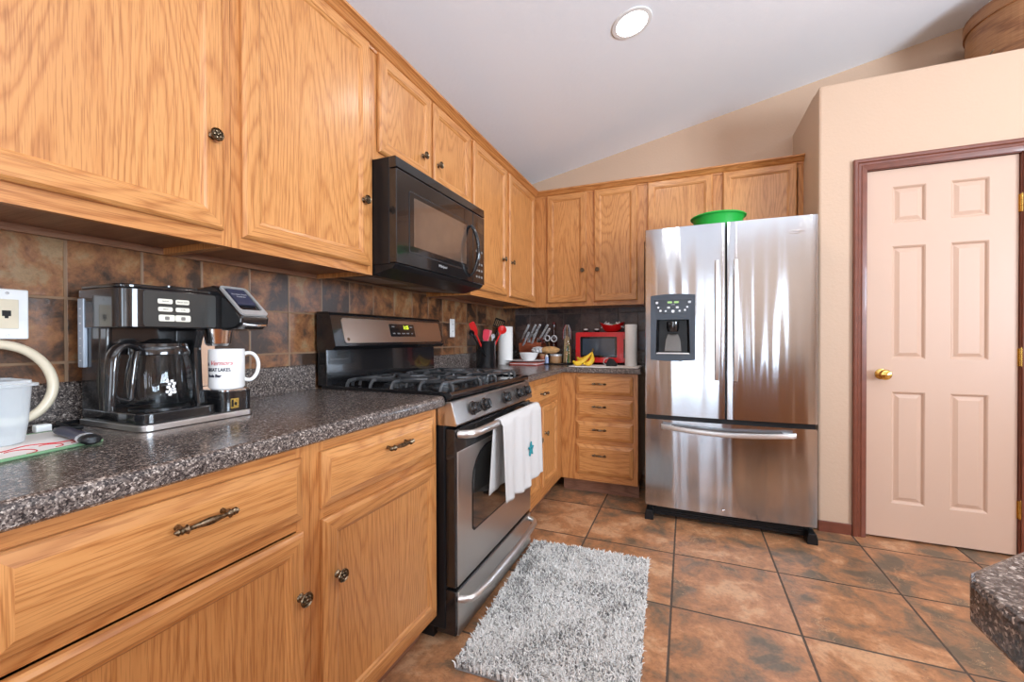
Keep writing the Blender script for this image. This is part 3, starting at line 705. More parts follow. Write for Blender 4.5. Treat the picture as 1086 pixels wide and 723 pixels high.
# freezer handle: wide shallow arc
mb = MB(); vs = []; N = 30
for k in range(N+1):
    t = k/N; x = 1.318+(2.008-1.318)*t; h = 0.028+0.034*math.sin(math.pi*t)**0.55 if 0 < t < 1 else 0.028; z = 0.585-0.018*math.sin(math.pi*t)+0.004
    ww = 0.015
    for (a, b) in ((-1, -0.3), (-0.7, 0.8), (0, 1), (0.7, 0.8), (1, -0.3), (0.6, -1), (-0.6, -1)): vs.append((x, FY-h-b*0.008, z-a*ww))
mb.grid(vs, 7, N+1, cu=True); mb.poly([vs[k] for k in range(7)]); mb.poly([vs[N*7+k] for k in reversed(range(7))])
for x in (1.35, 1.976): mb.box((x-0.022, FY-0.036, 0.572), (x+0.022, FY+0.012, 0.592))
obj('drawer_handle', mb, STEELH, dF, sharp=50)
# lock / badge dots
mb = MB(); mb.lathe([(0.007, 0), (0.007, 0.003), (0.004, 0.005), (0, 0.005)], (1.655, FY-0.0005, 0.118), (0, -1, 0), 14); obj('lock_cap', mb, CHROME, dF)
# emblem: an oval swirl with a small bar
ex, ez = 2.010, 1.704
mb = MB(); mb.tube([(ex+0.030*math.cos(a)-0.002, FY-0.003+0.010, ez+0.009*math.sin(a)) for a in [rad(20+i*15) for i in range(21)]], [0.0022]*21, 6)
mb.tube([(ex-0.030+0.072*t, FY-0.003+0.010, ez-0.001+0.004*math.sin(t*3.2)) for t in [i/10 for i in range(11)]], [0.0008+0.0022*math.sin(math.pi*min(1, t/10+0.05)) for t in range(11)], 6)
obj('emblem', mb, CHROME, dR)
# dispenser bezel (slightly barrel shaped) with recess
DXa, DXb, DZa, DZb = 1.255, 1.506, 0.990, 1.378
fd = mapB(FY)
def curved_rect(u0, u1, z0, z1, bul, r=0.012):
    out = []
    for k in range(9): t = k/8; out.append((u0+(u1-u0)*t, z0-bul*math.sin(math.pi*t)))
    for k in range(9): t = k/8; out.append((u1-(u1-u0)*t, z1+bul*math.sin(math.pi*t)))
    return out
bz = MB(); outer = curved_rect(DXa, DXb, DZa, DZb, 0.008)
ru0, ru1, rz0, rz1 = 1.290, 1.472, 1.025, 1.232
inner = []
for k in range(9): t = k/8; inner.append((ru0-0.006+(ru1-ru0+0.012)*t, rz0))
for k in range(9): t = k/8; inner.append((ru1-(ru1-ru0)*t, rz1))
for k in range(18):
    j = (k+1) % 18
    bz.poly([fd(outer[k][0], 0.016, outer[k][1]), fd(outer[j][0], 0.016, outer[j][1]), fd(inner[j][0], 0.014, inner[j][1]), fd(inner[k][0], 0.014, inner[k][1])])
    bz.poly([fd(outer[k][0], -0.012, outer[k][1]), fd(outer[j][0], -0.012, outer[j][1]), fd(outer[j][0], 0.016, outer[j][1]), fd(outer[k][0], 0.016, outer[k][1])])
obj('dispenser_bezel', bz, GREYP, dL)
ZR = -0.062   # depth of the real cavity cut into the door
cut = MB(); cut.prism(inner, lambda a, b, h: fd(a, h, b), -0.064, 0.03)
co = obj('cavity', cut, BLACK); md = dL.modifiers.new('cut', 'BOOLEAN'); md.object = co; md.operation = 'DIFFERENCE'; md.solver = 'EXACT'
bpy.context.view_layer.update()
dme = bpy.data.meshes.new_from_object(dL.evaluated_get(bpy.context.evaluated_depsgraph_get())); dL.modifiers.clear(); dL.data = dme
bpy.data.objects.remove(co)
rc = MB()
for k in range(18):
    j = (k+1) % 18; a, b = inner[k], inner[j]
    ca2 = lambda p: (p[0]*0.86+0.14*1.381, p[1])
    A, B_ = ca2(a), ca2(b)
    rc.poly([fd(a[0], 0.0139, a[1]), fd(b[0], 0.0139, b[1]), fd(B_[0], ZR, B_[1]), fd(A[0], ZR, A[1])])
rc.poly([fd(*(lambda p: (p[0], ZR, p[1]))(ca2(p))) for p in inner])
obj('dispenser_recess', rc, BLACKM, dL)
tr = MB(); tr.prism([(ru0+0.004, -0.055), (ru1-0.004, -0.055), (ru1+0.002, 0.022), (ru0-0.002, 0.022)], lambda a, b, h: fd(a, b, h), rz0, rz0+0.008); obj('dispenser_tray', tr, STEELH, dL, bev=0.002)
pd = MB(); pp = [(1.332, 1.040), (1.430, 1.040), (1.424, 1.110), (1.410, 1.150), (1.352, 1.150), (1.338, 1.110)]
pd.prism(pp, lambda a, b, h: fd(a, h-0.3*(b-1.04), b), -0.010, -0.004, smooth=False); obj('dispenser_paddle', pd, plain('paddle_grey', (0.16, 0.15, 0.14), 0.25, 0.8), dL, bev=0.003)
sp = MB(); sp.lathe([(0.030, 0.0), (0.036, 0.022), (0.036, 0.060)], fd(1.381, -0.022, 1.160), (0, 0, 1), 24, sy=0.8); obj('dispenser_spout', sp, BLACK, dL)
cp = MB(); pts = [(1.276, 1.352), (1.300, 1.285), (1.330, 1.268), (1.432, 1.268), (1.462, 1.285), (1.486, 1.352)]
cp.prism(pts, lambda a, b, h: fd(a, h, b), 0.0155, 0.0175); obj('control_panel', cp, plain('panel_dark_grey', srgb(34, 40, 48), 0.25), dL)
for (u, z, su, sz, mt) in ((1.365, 1.336, 0.014, 0.006, LEDD), (1.402, 1.336, 0.014, 0.006, LEDD), (1.292, 1.335, 0.008, 0.007, SILV), (1.474, 1.335, 0.008, 0.007, SILV), (1.300, 1.306, 0.006, 0.006, SILV), (1.312, 1.286, 0.007, 0.007, SILV),
    (1.342, 1.284, 0.006, 0.005, SILV), (1.383, 1.282, 0.009, 0.009, SILV), (1.420, 1.284, 0.006, 0.005, SILV), (1.462, 1.306, 0.006, 0.006, SILV), (1.450, 1.288, 0.006, 0.006, SILV), (1.358, 1.305, 0.009, 0.006, SILV), (1.407, 1.305, 0.009, 0.006, SILV)):
    q = MB(); q.prism(rrect(u-su, u+su, z-sz, z+sz, min(su, sz)*0.9, 3), lambda a, b, h: fd(a, h, b), 0.017, 0.019); obj('control_button', q, mt, dL)
text('control_lettering', 'FILTER', 0.007, SILV, dL, fd(1.383, 0.0182, 1.322), (1, 0, 0), (0, 0, 1))
# base grille and feet
mb = MB(); mb.box((FX0+0.03, FY+0.050, 0.022), (FX1-0.03, FY+0.075, 0.086))
for k in range(4): mb.box((FX0+0.06, FY+0.044, 0.032+0.012*k), (FX1-0.06, FY+0.052, 0.037+0.012*k))
obj('base_grille', mb, BLACKM, fr)
for x in (FX0+0.025, FX1-0.028):
    q = MB(); q.prism([(-0.026, 0), (0.026, 0), (0.026, 0.030), (0.018, 0.060), (-0.018, 0.060), (-0.026, 0.030)], lambda a, b, h: (x+a, h, b), FY+0.07, FY-0.006); obj('foot', q, BLACKM, fr, bev=0.004)
mb = MB(); mb.prism([(0, 0), (0.05, 0), (0.05, 0.03), (0, 0.03)], lambda a, b, h: (FX0+0.1+a*14, 3.3+b, h), 0.0, 0.031); obj('rear_roller', mb, BLACKM, fr)

# ================================================================== GAS RANGE
RY0, RY1 = 1.250, 2.052; RM = (RY0+RY1)/2
rg = thing('gas_range', 'stainless and black freestanding gas range between the base cabinets', 'range', (0.35, RM, 0))
mb = MB(); mb.box((0.03, RY0+0.003, 0.055), (0.640, RY1-0.003, 0.896)); mb.box((0.10, RY0+0.02, 0.0), (0.58, RY1-0.02, 0.055)); obj('body', mb, BLACKM, rg, bev=0.003)
mb = MB()
ct = [(0.045, 0.896), (0.655, 0.896), (0.672, 0.903), (0.674, 0.915), (0.666, 0.925), (0.640, 0.925), (0.625, 0.918), (0.13, 0.918), (0.12, 0.926), (0.045, 0.926)]
mb.prism(ct, lambda a, b, h: (a, h, b), RY1, RY0); obj('cooktop', mb, BLACK, rg, bev=0.002)
for y in (RY0+0.008, RY1-0.008): obj('cooktop_rim', MB().box((0.12, y-0.008, 0.917), (0.64, y+0.008, 0.926)), BLACK, rg, bev=0.003)
# burners
def burner(x, y, r):
    b = MB(); b.lathe([(r*1.55, 0.918), (r*1.5, 0.922), (r*1.0, 0.923), (r*0.95, 0.932), (r*1.08, 0.934), (r*1.08, 0.941), (r*0.9, 0.944), (0, 0.945)], (x, y, 0), (0, 0, 1), 26)
    obj('burner', b, IRON, rg)
BY = (RY0+0.215, RY1-0.215)
for y in BY:
    for x, r in ((0.26, 0.034), (0.50, 0.042)): burner(x, y, r)
burner(0.38, RM, 0.028)
def rod(mb, pts, r=0.0064): mb.tube(pts, r, 7, flat=1.15, up=(0, 0, 1))
def grate(y0, y1, cy, cs):
    mb = MB(); zt = 0.950; x0, x1 = 0.145, 0.615
    for x in (x0+0.01, (x0+x1)/2, x1-0.01):
        p = [(x, y0, 0.921), (x, y0+0.003, 0.936), (x, y0+0.014, zt-0.002), (x, y0+0.03, zt), (x, y1-0.03, zt), (x, y1-0.014, zt-0.002), (x, y1-0.003, 0.936), (x, y1, 0.921)]; rod(mb, p)
    for y in (y0+0.055, y1-0.055):
        p = [(x0-0.012, y, 0.921), (x0-0.010, y, 0.938), (x0+0.004, y, zt), (x0+0.03, y, zt+0.001), (x1-0.03, y, zt+0.001), (x1-0.004, y, zt), (x1+0.010, y, 0.938), (x1+0.012, y, 0.921)]; rod(mb, p)
    for bx in cs:
        for sx, sy in ((1, 0), (-1, 0), (0, 1), (0, -1)):
            L0 = 0.024; L1 = 0.112 if sx else (y1-y0)/2-0.005
            a = (bx+sx*L0, cy+sy*L0, zt+0.001)
            if sy: p = [a, (bx, cy+sy*(L1-0.05), zt+0.001), (bx, cy+sy*(L1-0.018), zt), (bx, cy+sy*(L1-0.004), 0.936), (bx, cy+sy*L1, 0.921)]
            else: p = [a, (bx+sx*L1, cy, zt)]
            rod(mb, p)
        for sx in (-1, 1):
            for sy in (-1, 1): rod(mb, [(bx+sx*0.045, cy+sy*0.045, zt+0.001), (bx+sx*0.085, cy+sy*0.085, zt+0.001), (bx+sx*0.102, cy+sy*0.108, zt-0.006), (bx+sx*0.105, cy+sy*0.112, 0.922)])
    obj('grate', mb, IRON, rg)
grate(RY0+0.030, RY0+0.375, BY[0], (0.26, 0.50)); grate(RY1-0.375, RY1-0.030, BY[1], (0.26, 0.50))
# control panel and knobs
mb = MB(); mb.prism([(0.600, 0.804), (0.690, 0.804), (0.694, 0.810), (0.672, 0.888), (0.666, 0.893), (0.600, 0.893)], lambda a, b, h: (a, h, b), RY1, RY0); obj('control_panel', mb, STEELR, rg, bev=0.002)
nn = Vector((0.078, 0, 0.022)).normalized()
for y in (1.392, 1.492, 1.705, 1.862, 1.972):
    c = Vector((0.6835, y, 0.8495)); k = MB()
    k.lathe([(0.028, 0), (0.028, 0.004), (0.023, 0.007), (0.0215, 0.022), (0.0185, 0.027), (0.0, 0.028)], c, nn, 26)
    up = Vector((-0.27, 0, 0.96)).normalized(); s_ = nn.cross(up)
    ko = obj('burner_knob', k, BLACK, rg)
    q = c+nn*0.022
    P = lambda a, b, h: tuple(q+s_*a+up*b+nn*h)
    k = MB(); k.prism(rrect(-0.005, 0.005, -0.0195, 0.0195, 0.005, 3), P, 0, 0.010); obj('grip', k, BLACK, ko, bev=0.0015)
# oven door
od = obj('oven_door', MB().box((0.641, RY0+0.006, 0.212), (0.683, RY1-0.006, 0.792), ), BLACK, rg, bev=0.004)
mb = MB(); mb.box((0.640, RY0+0.02, 0.212), (0.6855, RY1-0.008, 0.7065), 'y')
st = obj('steel_panel', mb, STEELR, od, bev=0.002)
win = [(1.405, 0.375), (1.90, 0.375), (1.915, 0.39)] + [(1.915, 0.56)] + [(1.912-0.14*(1-math.cos(rad(a))), 0.56+0.12*math.sin(rad(a))) for a in (20, 40, 60, 80, 90)] + [(1.388+0.14*(1-math.cos(rad(a))), 0.56+0.12*math.sin(rad(a))) for a in (90, 80, 60, 40, 20)] + [(1.388, 0.56), (1.388, 0.39)]
mb = MB(); mb.prism(win, lambda a, b, h: (h, a, b), 0.684, 0.6868); obj('oven_window', mb, GLASSB, od)
mb = MB(); wi = [(1.652+(a-1.652)*1.035, 0.53+(b-0.53)*1.05) for a, b in win]
mb.prism(wi, lambda a, b, h: (h, a, b), 0.6835, 0.6860); obj('window_surround', mb, BLACKM, od)
mb = MB()
for k in range(5): mb.tube([(0.650+0.0075*k, RY0+0.06, 0.793), (0.650+0.0075*k, RY1-0.06, 0.793)], 0.002, 6)
obj('vent_ribs', mb, BLACKM, od)
mb = MB(); pth = [(0.684, 1.278, 0.772)] + [(0.684+0.052*math.sin(rad(a)), 1.278+0.045*(1-math.cos(rad(a))), 0.772) for a in (25, 50, 75)] + [(0.738, 1.36, 0.773), (0.742, RM, 0.774), (0.738, 1.94, 0.773)] + [(0.684+0.052*math.sin(rad(a)), 2.024-0.045*(1-math.cos(rad(a))), 0.772) for a in (75, 50, 25)] + [(0.684, 2.024, 0.772)]
mb.tube(pth, 0.0135, 14, flat=1.15, up=(0, 0, 1)); obj('door_handle', mb, STEELH, od, sharp=60)
# storage drawer
dw = obj('storage_drawer', MB().box((0.600, RY0+0.008, 0.035), (0.682, RY1-0.008, 0.199), 'y'), BLACK, rg, bev=0.003)
mb = MB(); mb.box((0.660, RY0+0.022, 0.030), (0.686, RY1-0.010, 0.190), 'y'); obj('steel_panel', mb, STEELR, dw, bev=0.003)
mb = MB(); pth = [(0.684, 1.278, 0.165)] + [(0.684+0.050*math.sin(rad(a)), 1.278+0.06*(1-math.cos(rad(a))), 0.165) for a in (25, 50, 75)] + [(0.740, 1.40, 0.167), (0.745, RM, 0.168), (0.740, 1.90, 0.167)] + [(0.684+0.050*math.sin(rad(a)), 2.024-0.06*(1-math.cos(rad(a))), 0.165) for a in (75, 50, 25)] + [(0.684, 2.024, 0.165)]
mb.tube(pth, 0.0125, 14, flat=1.1, up=(0, 0, 1)); obj('drawer_handle', mb, STEELH, dw, sharp=60)
# backguard
BY0, BY1 = 1.246, 2.082
mb = MB(); mb.prism([(0.024, 0.925), (0.075, 0.925), (0.070, 1.09), (0.024, 1.09)], lambda a, b, h: (a, h, b), 2.060, BY0+0.004); obj('riser', mb, BLACK, rg, bev=0.003)
mb = MB(); hp = [(0.024, 1.075), (0.110, 1.075), (0.128, 1.092), (0.098, 1.222)] + arc((0.078, 1.216), 0.020, 10, 90, 4, lambda a, b: (a, b)) + [(0.024, 1.236)]
mb.prism(hp, lambda a, b, h: (a, h, b), BY1, BY0); hd = obj('backguard', mb, BLACK, rg, bev=0.006, seg=3)
# slanted steel face: plane through (0.128,1.092)-(0.098,1.222)
sv = Vector((-0.030, 0, 0.130)).normalized(); sn = Vector((0.130, 0, 0.030)).normalized(); so = Vector((0.128, 0, 1.092))
fS = lambda a, b, h: tuple(so+sv*b+sn*h+Vector((0, a, 0)))
mb = MB(); mb.prism(rrect(1.300, 2.058, 0.012, 0.122, 0.016, 5), fS, 0, 0.003)
obj('steel_fascia', mb, make_steel('brushed_steel_fascia', (0.66, 0.60, 0.54), 0.34, 0.5), hd)
mb = MB(); mb.prism(rrect(1.605, 1.805, 0.040, 0.104, 0.004, 3), fS, 0.003, 0.0045); obj('clock_panel', mb, BLACK, hd)
text('clock_digits', '1:15', 0.026, LEDG, hd, fS(1.735, 0.087, 0.0048), (0, 1, 0), sv, bold=0.0006)
for i in range(5):
    for j in range(2):
        if j == 1 and 1 <= i <= 3: continue
        text('button_lettering', ['BAKE', 'BROIL', 'CLEAN', 'START', 'OFF', 'TIMER', '', '', '', 'LIGHT'][i+5*j], 0.008, SILV, hd, fS(1.632+0.037*i, 0.056+0.034*j, 0.0048), (0, 1, 0), sv)
mb = MB(); mb.lathe([(0.008, 0), (0.007, 0.0015), (0, 0.0018)], fS(1.322, 0.028, 0.003), sn, 16); obj('round_badge', mb, PEWTER, hd)

# ================================================================== OVER-THE-RANGE MICROWAVE
MY0, MY1, MX = 1.266, 2.034, 0.420
mw = thing('microwave', 'black over-the-range microwave hung below the short upper cabinet', 'microwave', (0.2, 1.65, 1.37))
mb = MB(); mb.box((0.005, MY0, 1.416), (MX-0.035, MY1, 1.833)); obj('body', mb, BLACKM, mw, bev=0.002)
mb = MB(); mb.prism([(0.01, 1.395), (0.30, 1.375), (0.395, 1.398), (0.412, 1.414), (0.412, 1.417), (0.01, 1.417)], lambda a, b, h: (a, h, b), MY1-0.004, MY0+0.004); hood = obj('hood_bottom', mb, BLACKM, mw, bev=0.003)
for y0, y1 in ((1.33, 1.58), (1.72, 1.97)):
    mb = MB(); mb.prism([(y0, 0.06), (y1, 0.06), (y1, 0.24), (y0, 0.24)], lambda a, b, h: (b, a, 1.395-0.02*(b-0.01)/0.29-h), -0.002, 0.0015); obj('grease_filter', mb, make_steel('filter_mesh', (0.35, 0.35, 0.36), 0.45, 0), hood)
mb = MB(); mb.prism([(MX-0.036, 1.789), (MX-0.002, 1.789), (MX, 1.792), (MX-0.002, 1.830), (MX-0.006, 1.833), (MX-0.036, 1.833)], lambda a, b, h: (a, h, b), MY1, MY0); obj('vent_grille', mb, BLACK, mw, bev=0.0015)
mb = MB(); mb.box((MX-0.036, MY0+0.001, 1.418), (MX, 1.898, 1.785)); md = obj('door', mb, BLACK, mw, bev=0.003)
mb = MB(); mb.prism(rrect(1.345, 1.845, 1.470, 1.722, 0.012, 4), lambda a, b, h: (h, a, b), MX-0.001, MX+0.0012); obj('window_border', mb, plain('micro_border', (0.03, 0.03, 0.032), 0.25), md)
mb = MB(); mb.prism(rrect(1.350, 1.840, 1.475, 1.717, 0.010, 4), lambda a, b, h: (h, a, b), MX-0.001, MX+0.0018); obj('door_glass', mb, BLACK, md)
mb = MB(); mb.prism(rrect(1.377, 1.823, 1.500, 1.700, 0.004, 4), lambda a, b, h: (h, a, b), MX-0.001, MX+0.0024)
WIN = plain('micro_window_reflection_tint', srgb(96, 78, 66), 0.06, coat=1.0); obj('window', mb, WIN, md)  # grey-beige of the reflected room put into the glass colour
mb = MB(); hp = []; N = 20
for k in range(N+1):
    t = k/N; hp.append((MX+0.004+0.046*math.sin(math.pi*t)**0.7 if 0 < t < 1 else MX+0.004, 1.868, 1.445+0.262*t))
mb.tube(hp, [0.010+0.003*math.sin(math.pi*k/N) for k in range(N+1)], 12, flat=0.8, up=(1, 0, 0)); obj('door_handle', mb, BLACK, md, sharp=60)
mb = MB(); mb.box((MX-0.036, 1.902, 1.418), (MX, MY1-0.001, 1.785)); cpn = obj('control_panel', mb, BLACK, mw, bev=0.003)
mb = MB(); mb.prism(rrect(1.925, 2.015, 1.690, 1.745, 0.003, 3), lambda a, b, h: (h, a, b), MX-0.001, MX+0.001); obj('display', mb, GLASSB, cpn)
for j in range(6):
    mb = MB()
    for i in range(3): mb.prism(rrect(1.930+0.029*i, 1.950+0.029*i, 1.448+0.034*j, 1.460+0.034*j, 0.004, 2), lambda a, b, h: (h, a, b), MX-0.001, MX+0.0008)
    if j in (0, 1, 2, 4): obj('button_row', mb, INKG, cpn)
text('brand_lettering', 'Whirlpool', 0.017, SILV, md, (MX+0.0012, 1.60, 1.452), (0, 1, 0), (0, 0, 1), shear=0.2)

# ---- dish towel over the oven door handle
def cloth(name, label, cat, mat):
    ys0, ys1 = 1.500, 1.985; nu = 46; mb = MB()
    # path over the bar: back drop, over, front drop
    bx, bz, br = 0.7405, 0.774, 0.0195
    def row(v, u):
        # v in [0,1]: 0 bottom of back layer, 1 bottom of front
        y = ys0+(ys1-ys0)*u
        fold = 0.009*math.sin(u*13+0.8+0.5*v)+0.006*math.sin(u*29+2.0)
        return y, fold
    vs = []; prof = []
    nb, na, nf = 14, 8, 34
    for j in range(nb): prof.append(('b', 1-j/nb))
    for j in range(na+1): prof.append(('a', 180-180*j/na))
    for j in range(1, nf+1): prof.append(('f', j/nf))
    for kind, t in prof:
        for i in range(nu):
            u = i/(nu-1); y, fold = row(0, u)
            if kind == 'a':
                x = bx+br*math.cos(rad(t)); z = bz+br*math.sin(rad(t))
            elif kind == 'b':
                L_ = 0.285; x = bx-br-0.004*t; z = bz-L_*t; y = ys0-0.045*t+(ys1-0.06-ys0)*u
                x += 0.4*fold*t
            else:
                L_ = 0.322+0.020*math.sin(u*3.0)+0.012*u
                x = bx+br+0.006*t+fold*(0.25+0.9*t)+0.004; z = bz-L_*t
                y = y+0.010*t*math.sin(u*9)-0.006*t
                x += 0.010*math.exp(-((u-0.12)/0.05)**2)*t
            vs.append((x, y, z))
    mb.grid(vs, nu, len(prof)); o = obj(name, mb, mat, origin=(0.745, 1.74, 0.45), sharp=180)
    md = o.modifiers.new('solid', 'SOLIDIFY'); md.thickness = 0.0035; md.offset = 1
    return tag(o, label, cat)
tw = cloth('dish_towel', 'white terry dish towel with teal emblem draped over the oven handle', 'towel', TOWEL)
mb = MB(); c0 = (1.795, 0.600)
star = []
for k in range(10):
    a = rad(90+36*k); r = 0.036 if k % 2 == 0 else 0.015; star.append((c0[0]+r*0.9*math.cos(a)*(1.1 if k in (0, 5) else 1), c0[1]+r*math.sin(a)))
mb.prism(star, lambda a, b, h: (h, a, b), 0.777, 0.7835); em = obj('embroidered_star', mb, TEAL, tw)

# ================================================================== WALL PLATES
t = thing('wall_plate', 'white phone jack plate at the far left of the tiled wall', 'outlet', (0.004, 0.381, 1.183))
mb = MB(); mb.box((0.0042, 0.326, 1.124), (0.0105, 0.4155, 1.240)); obj('plate', mb, WPLAST, t, bev=0.003)
mb = MB(); mb.box((0.0100, 0.342, 1.148), (0.0125, 0.3985, 1.216)); obj('insert', mb, CREAM, t, bev=0.001)
mb = MB(); mb.box((0.0120, 0.372, 1.177), (0.0132, 0.386, 1.190)); mb.box((0.0120, 0.376, 1.172), (0.0132, 0.382, 1.177)); obj('jack_socket', mb, BLACKM, t)
for z in (1.230, 1.133):
    mb = MB(); mb.lathe([(0.0035, 0), (0.003, 0.001), (0, 0.0012)], (0.0105, 0.381, z), (1, 0, 0), 10); obj('screw', mb, SILV, t)
t = thing('wall_outlet', 'white electrical outlet on the tiles between range and utensil crock', 'outlet', (0.004, 2.382, 1.19))
mb = MB(); mb.box((0.0042, 2.352, 1.130), (0.010, 2.412, 1.252)); obj('plate', mb, WPLAST, t, bev=0.003)
for z in (1.168, 1.214):
    mb = MB(); mb.prism(rrect(2.366, 2.398, z-0.015, z+0.015, 0.010, 4), lambda a, b, h: (h, a, b), 0.0095, 0.0120); q = obj('receptacle', mb, WPLAST, t)
    mb = MB(); mb.box((0.0119, 2.375, z-0.004), (0.0124, 2.377, z+0.006)); mb.box((0.0119, 2.387, z-0.004), (0.0124, 2.389, z+0.006)); obj('slots', mb, BLACKM, q)

# ================================================================== RUG
def in_rug(s, t):
    A, B, Cc, D = Vector((0.732, 1.165)), Vector((1.325, 1.195)), Vector((1.285, 2.112)), Vector((0.692, 2.085))
    return (A*(1-s)+B*s)*(1-t)+(D*(1-s)+Cc*s)*t
rt = thing('shag_rug', 'grey and white shaggy bath-style rug on the tiles before the range', 'rug', (1.0, 1.64, 0))
mb = MB(); n1, n2 = 24, 36; vs = []
for j in range(n2+1):
    for i in range(n1+1):
        p = in_rug(i/n1, j/n2); e = min(i, n1-i, j, n2-j); vs.append((p.x, p.y, 0.012 if e else 0.002))
mb.grid(vs, n1+1, n2+1); obj('backing', mb, plain('rug_backing', srgb(150, 146, 142), 0.95), rt)
rng = np.random.default_rng(3)
NT = 24000
V = []; Fc = []; colr = []
def vnoise(x, y, f, sd):
    r_ = np.random.default_rng(sd); g = r_.random((64, 64)); X = x*f % 63; Y = y*f % 63; xi = int(X); yi = int(Y); a = X-xi; b = Y-yi
    a = a*a*(3-2*a); b = b*b*(3-2*b); xj = (xi+1) % 64; yj = (yi+1) % 64
    return (g[yi, xi]*(1-a)+g[yi, xj]*a)*(1-b)+(g[yj, xi]*(1-a)+g[yj, xj]*a)*b
GR = [np.random.default_rng(k).random((64, 64)) for k in range(3)]
def vn(x, y, f, k):
    g = GR[k]; X = (x*f) % 63; Y = (y*f) % 63; xi = int(X); yi = int(Y); a = X-xi; b = Y-yi; a = a*a*(3-2*a); b = b*b*(3-2*b)
    return (g[yi, xi]*(1-a)+g[yi, xi+1]*a)*(1-b)+(g[yi+1, xi]*(1-a)+g[yi+1, xi+1]*a)*b
for q in range(NT):
    s_, t_ = rng.random(), rng.random()
    p = in_rug(s_, t_); a = rng.random()*6.283; ln = 0.015+0.012*rng.random(); le = rng.random()*0.016
    dx, dy = math.cos(a), math.sin(a); r = 0.0019+0.0009*rng.random()
    base = Vector((p.x, p.y, 0.008)); mid = base+Vector((dx*le*0.4, dy*le*0.4, ln*0.7)); tip = base+Vector((dx*le*1.2, dy*le*1.2, ln*(0.85 if le > 0.01 else 1)))
    i0 = len(V)
    for c_, rr in ((base, r), (mid, r*1.15), (tip, r*0.45)):
        for k in range(4):
            th = a+k*math.pi/2; V.append((c_.x+rr*math.cos(th)-1.0, c_.y+rr*math.sin(th)-1.64, c_.z))
    for l in range(2):
        for k in range(4): Fc.append((i0+4*l+k, i0+4*l+(k+1) % 4, i0+4*l+4+(k+1) % 4, i0+4*l+4+k))
    Fc.append((i0+8, i0+9, i0+10, i0+11))
    n = 0.55*vn(s_*3+2, t_*4.5+1, 1.6, 0)+0.45*vn(s_*9, t_*14, 1.3, 1)
    edge = min(s_, 1-s_, (1-t_), t_)
    band = 0.30 if (0.05 < s_ < 0.12 and t_ > 0.35) else 0.0
    dark = max(0.0, n-0.45)*1.1+band*0.8+0.04
    c = 0.90 if rng.random() > dark*1.25 else 0.42+0.3*rng.random()
    c *= 0.90+0.14*rng.random()
    colr.append(c)
me = bpy.data.meshes.new('pile'); me.from_pydata(V, [], Fc)
ca = me.color_attributes.new('tint', 'FLOAT_COLOR', 'CORNER')
arr = np.ones((len(colr), 36, 4), dtype=np.float32); cc = np.array(colr, dtype=np.float32)**1.9
arr[:, :, 0] = cc[:, None]; arr[:, :, 1] = (cc*0.975)[:, None]; arr[:, :, 2] = (cc*0.93)[:, None]
ca.data.foreach_set('color', arr.ravel())
m, nt, b = newmat('chenille_pile'); at = nd(nt, 'ShaderNodeVertexColor', layer_name='tint'); lk(nt, at.outputs[0], b.inputs['Base Color']); b.inputs['Roughness'].default_value = 0.95
link('pile', me, m, rt, (0, 0, 0))

# ================================================================== WOODEN TUB ON THE LEDGE
bc = Vector((3.275, 3.20, PZ)); br_ = 0.300
t = thing('wooden_tub', 'large round lidded wooden cheese box on the plant ledge above the door', 'box', bc)
def bandmesh(r0, r1, z0, z1, cap_top):
    mb = MB(); seg = 72; of = UVO()
    for k in range(seg):
        a0, a1 = 2*math.pi*k/seg, 2*math.pi*(k+1)/seg
        P = lambda a, r, z: (bc.x+r*math.cos(a), bc.y+r*math.sin(a), bc.z+z)
        mb.poly([P(a0, r0, z0), P(a1, r0, z0), P(a1, r1, z1), P(a0, r1, z1)], [(z0+of[0], a0*r0+of[1]), (z0+of[0], a1*r0+of[1]), (z1+of[0], a1*r0+of[1]), (z1+of[0], a0*r0+of[1])], smooth=True)
    if cap_top:
        q = [(bc.x+r1*math.cos(2*math.pi*k/seg), bc.y+r1*math.sin(2*math.pi*k/seg), bc.z+z1) for k in range(seg)]; mb.poly(q, [(p[0], p[1]) for p in q])
    q = [(bc.x+r0*math.cos(2*math.pi*k/seg), bc.y+r0*math.sin(2*math.pi*k/seg), bc.z+z0) for k in reversed(range(seg))]; mb.poly(q, [(p[0], p[1]) for p in q])
    return mb
obj('side', bandmesh(br_, br_*0.995, 0.0, 0.33, False), BARRELM, t); obj('lid', bandmesh(br_+0.008, br_+0.008, 0.315, 0.385, True), BARRELM, t)
mb = MB()
for k in range(12):
    a = rad(196+k*0.9); mb.ball((bc.x+(br_+0.001)*math.cos(a), bc.y+(br_+0.001)*math.sin(a), bc.z+0.07+0.004*k), 0.004, 6)
obj('nails', mb, PEWTER, t)

# ================================================================== COFFEE MAKER
ZC = 0.914
cm = thing('coffee_maker', 'black and silver dual coffee maker with glass carafe and single-serve side', 'coffee maker', (0.20, 0.61, ZC))
fz = lambda a, b, h: (a, b, h)
def slabR(x0, x1, y0, y1, z0, z1, r, corners=(0, 1, 1, 0), n=6):
    mb = MB(); mb.prism(rrect(x0, x1, y0, y1, r, n, corners), fz, z0, z1, smooth=True); return mb
obj('base_band', slabR(0.085, 0.342, 0.474, 0.744, ZC+0.001, ZC+0.015, 0.025), STEELH, cm, bev=0.0015)
obj('base', slabR(0.088, 0.332, 0.479, 0.652, ZC+0.015, ZC+0.040, 0.030), BLACK, cm, bev=0.003)
mb = MB(); mb.lathe([(0.060, 0.0), (0.060, 0.003), (0.052, 0.004), (0, 0.004)], (0.245, 0.562, ZC+0.040), (0, 0, 1), 36); obj('warming_plate', mb, BLACKM, cm)
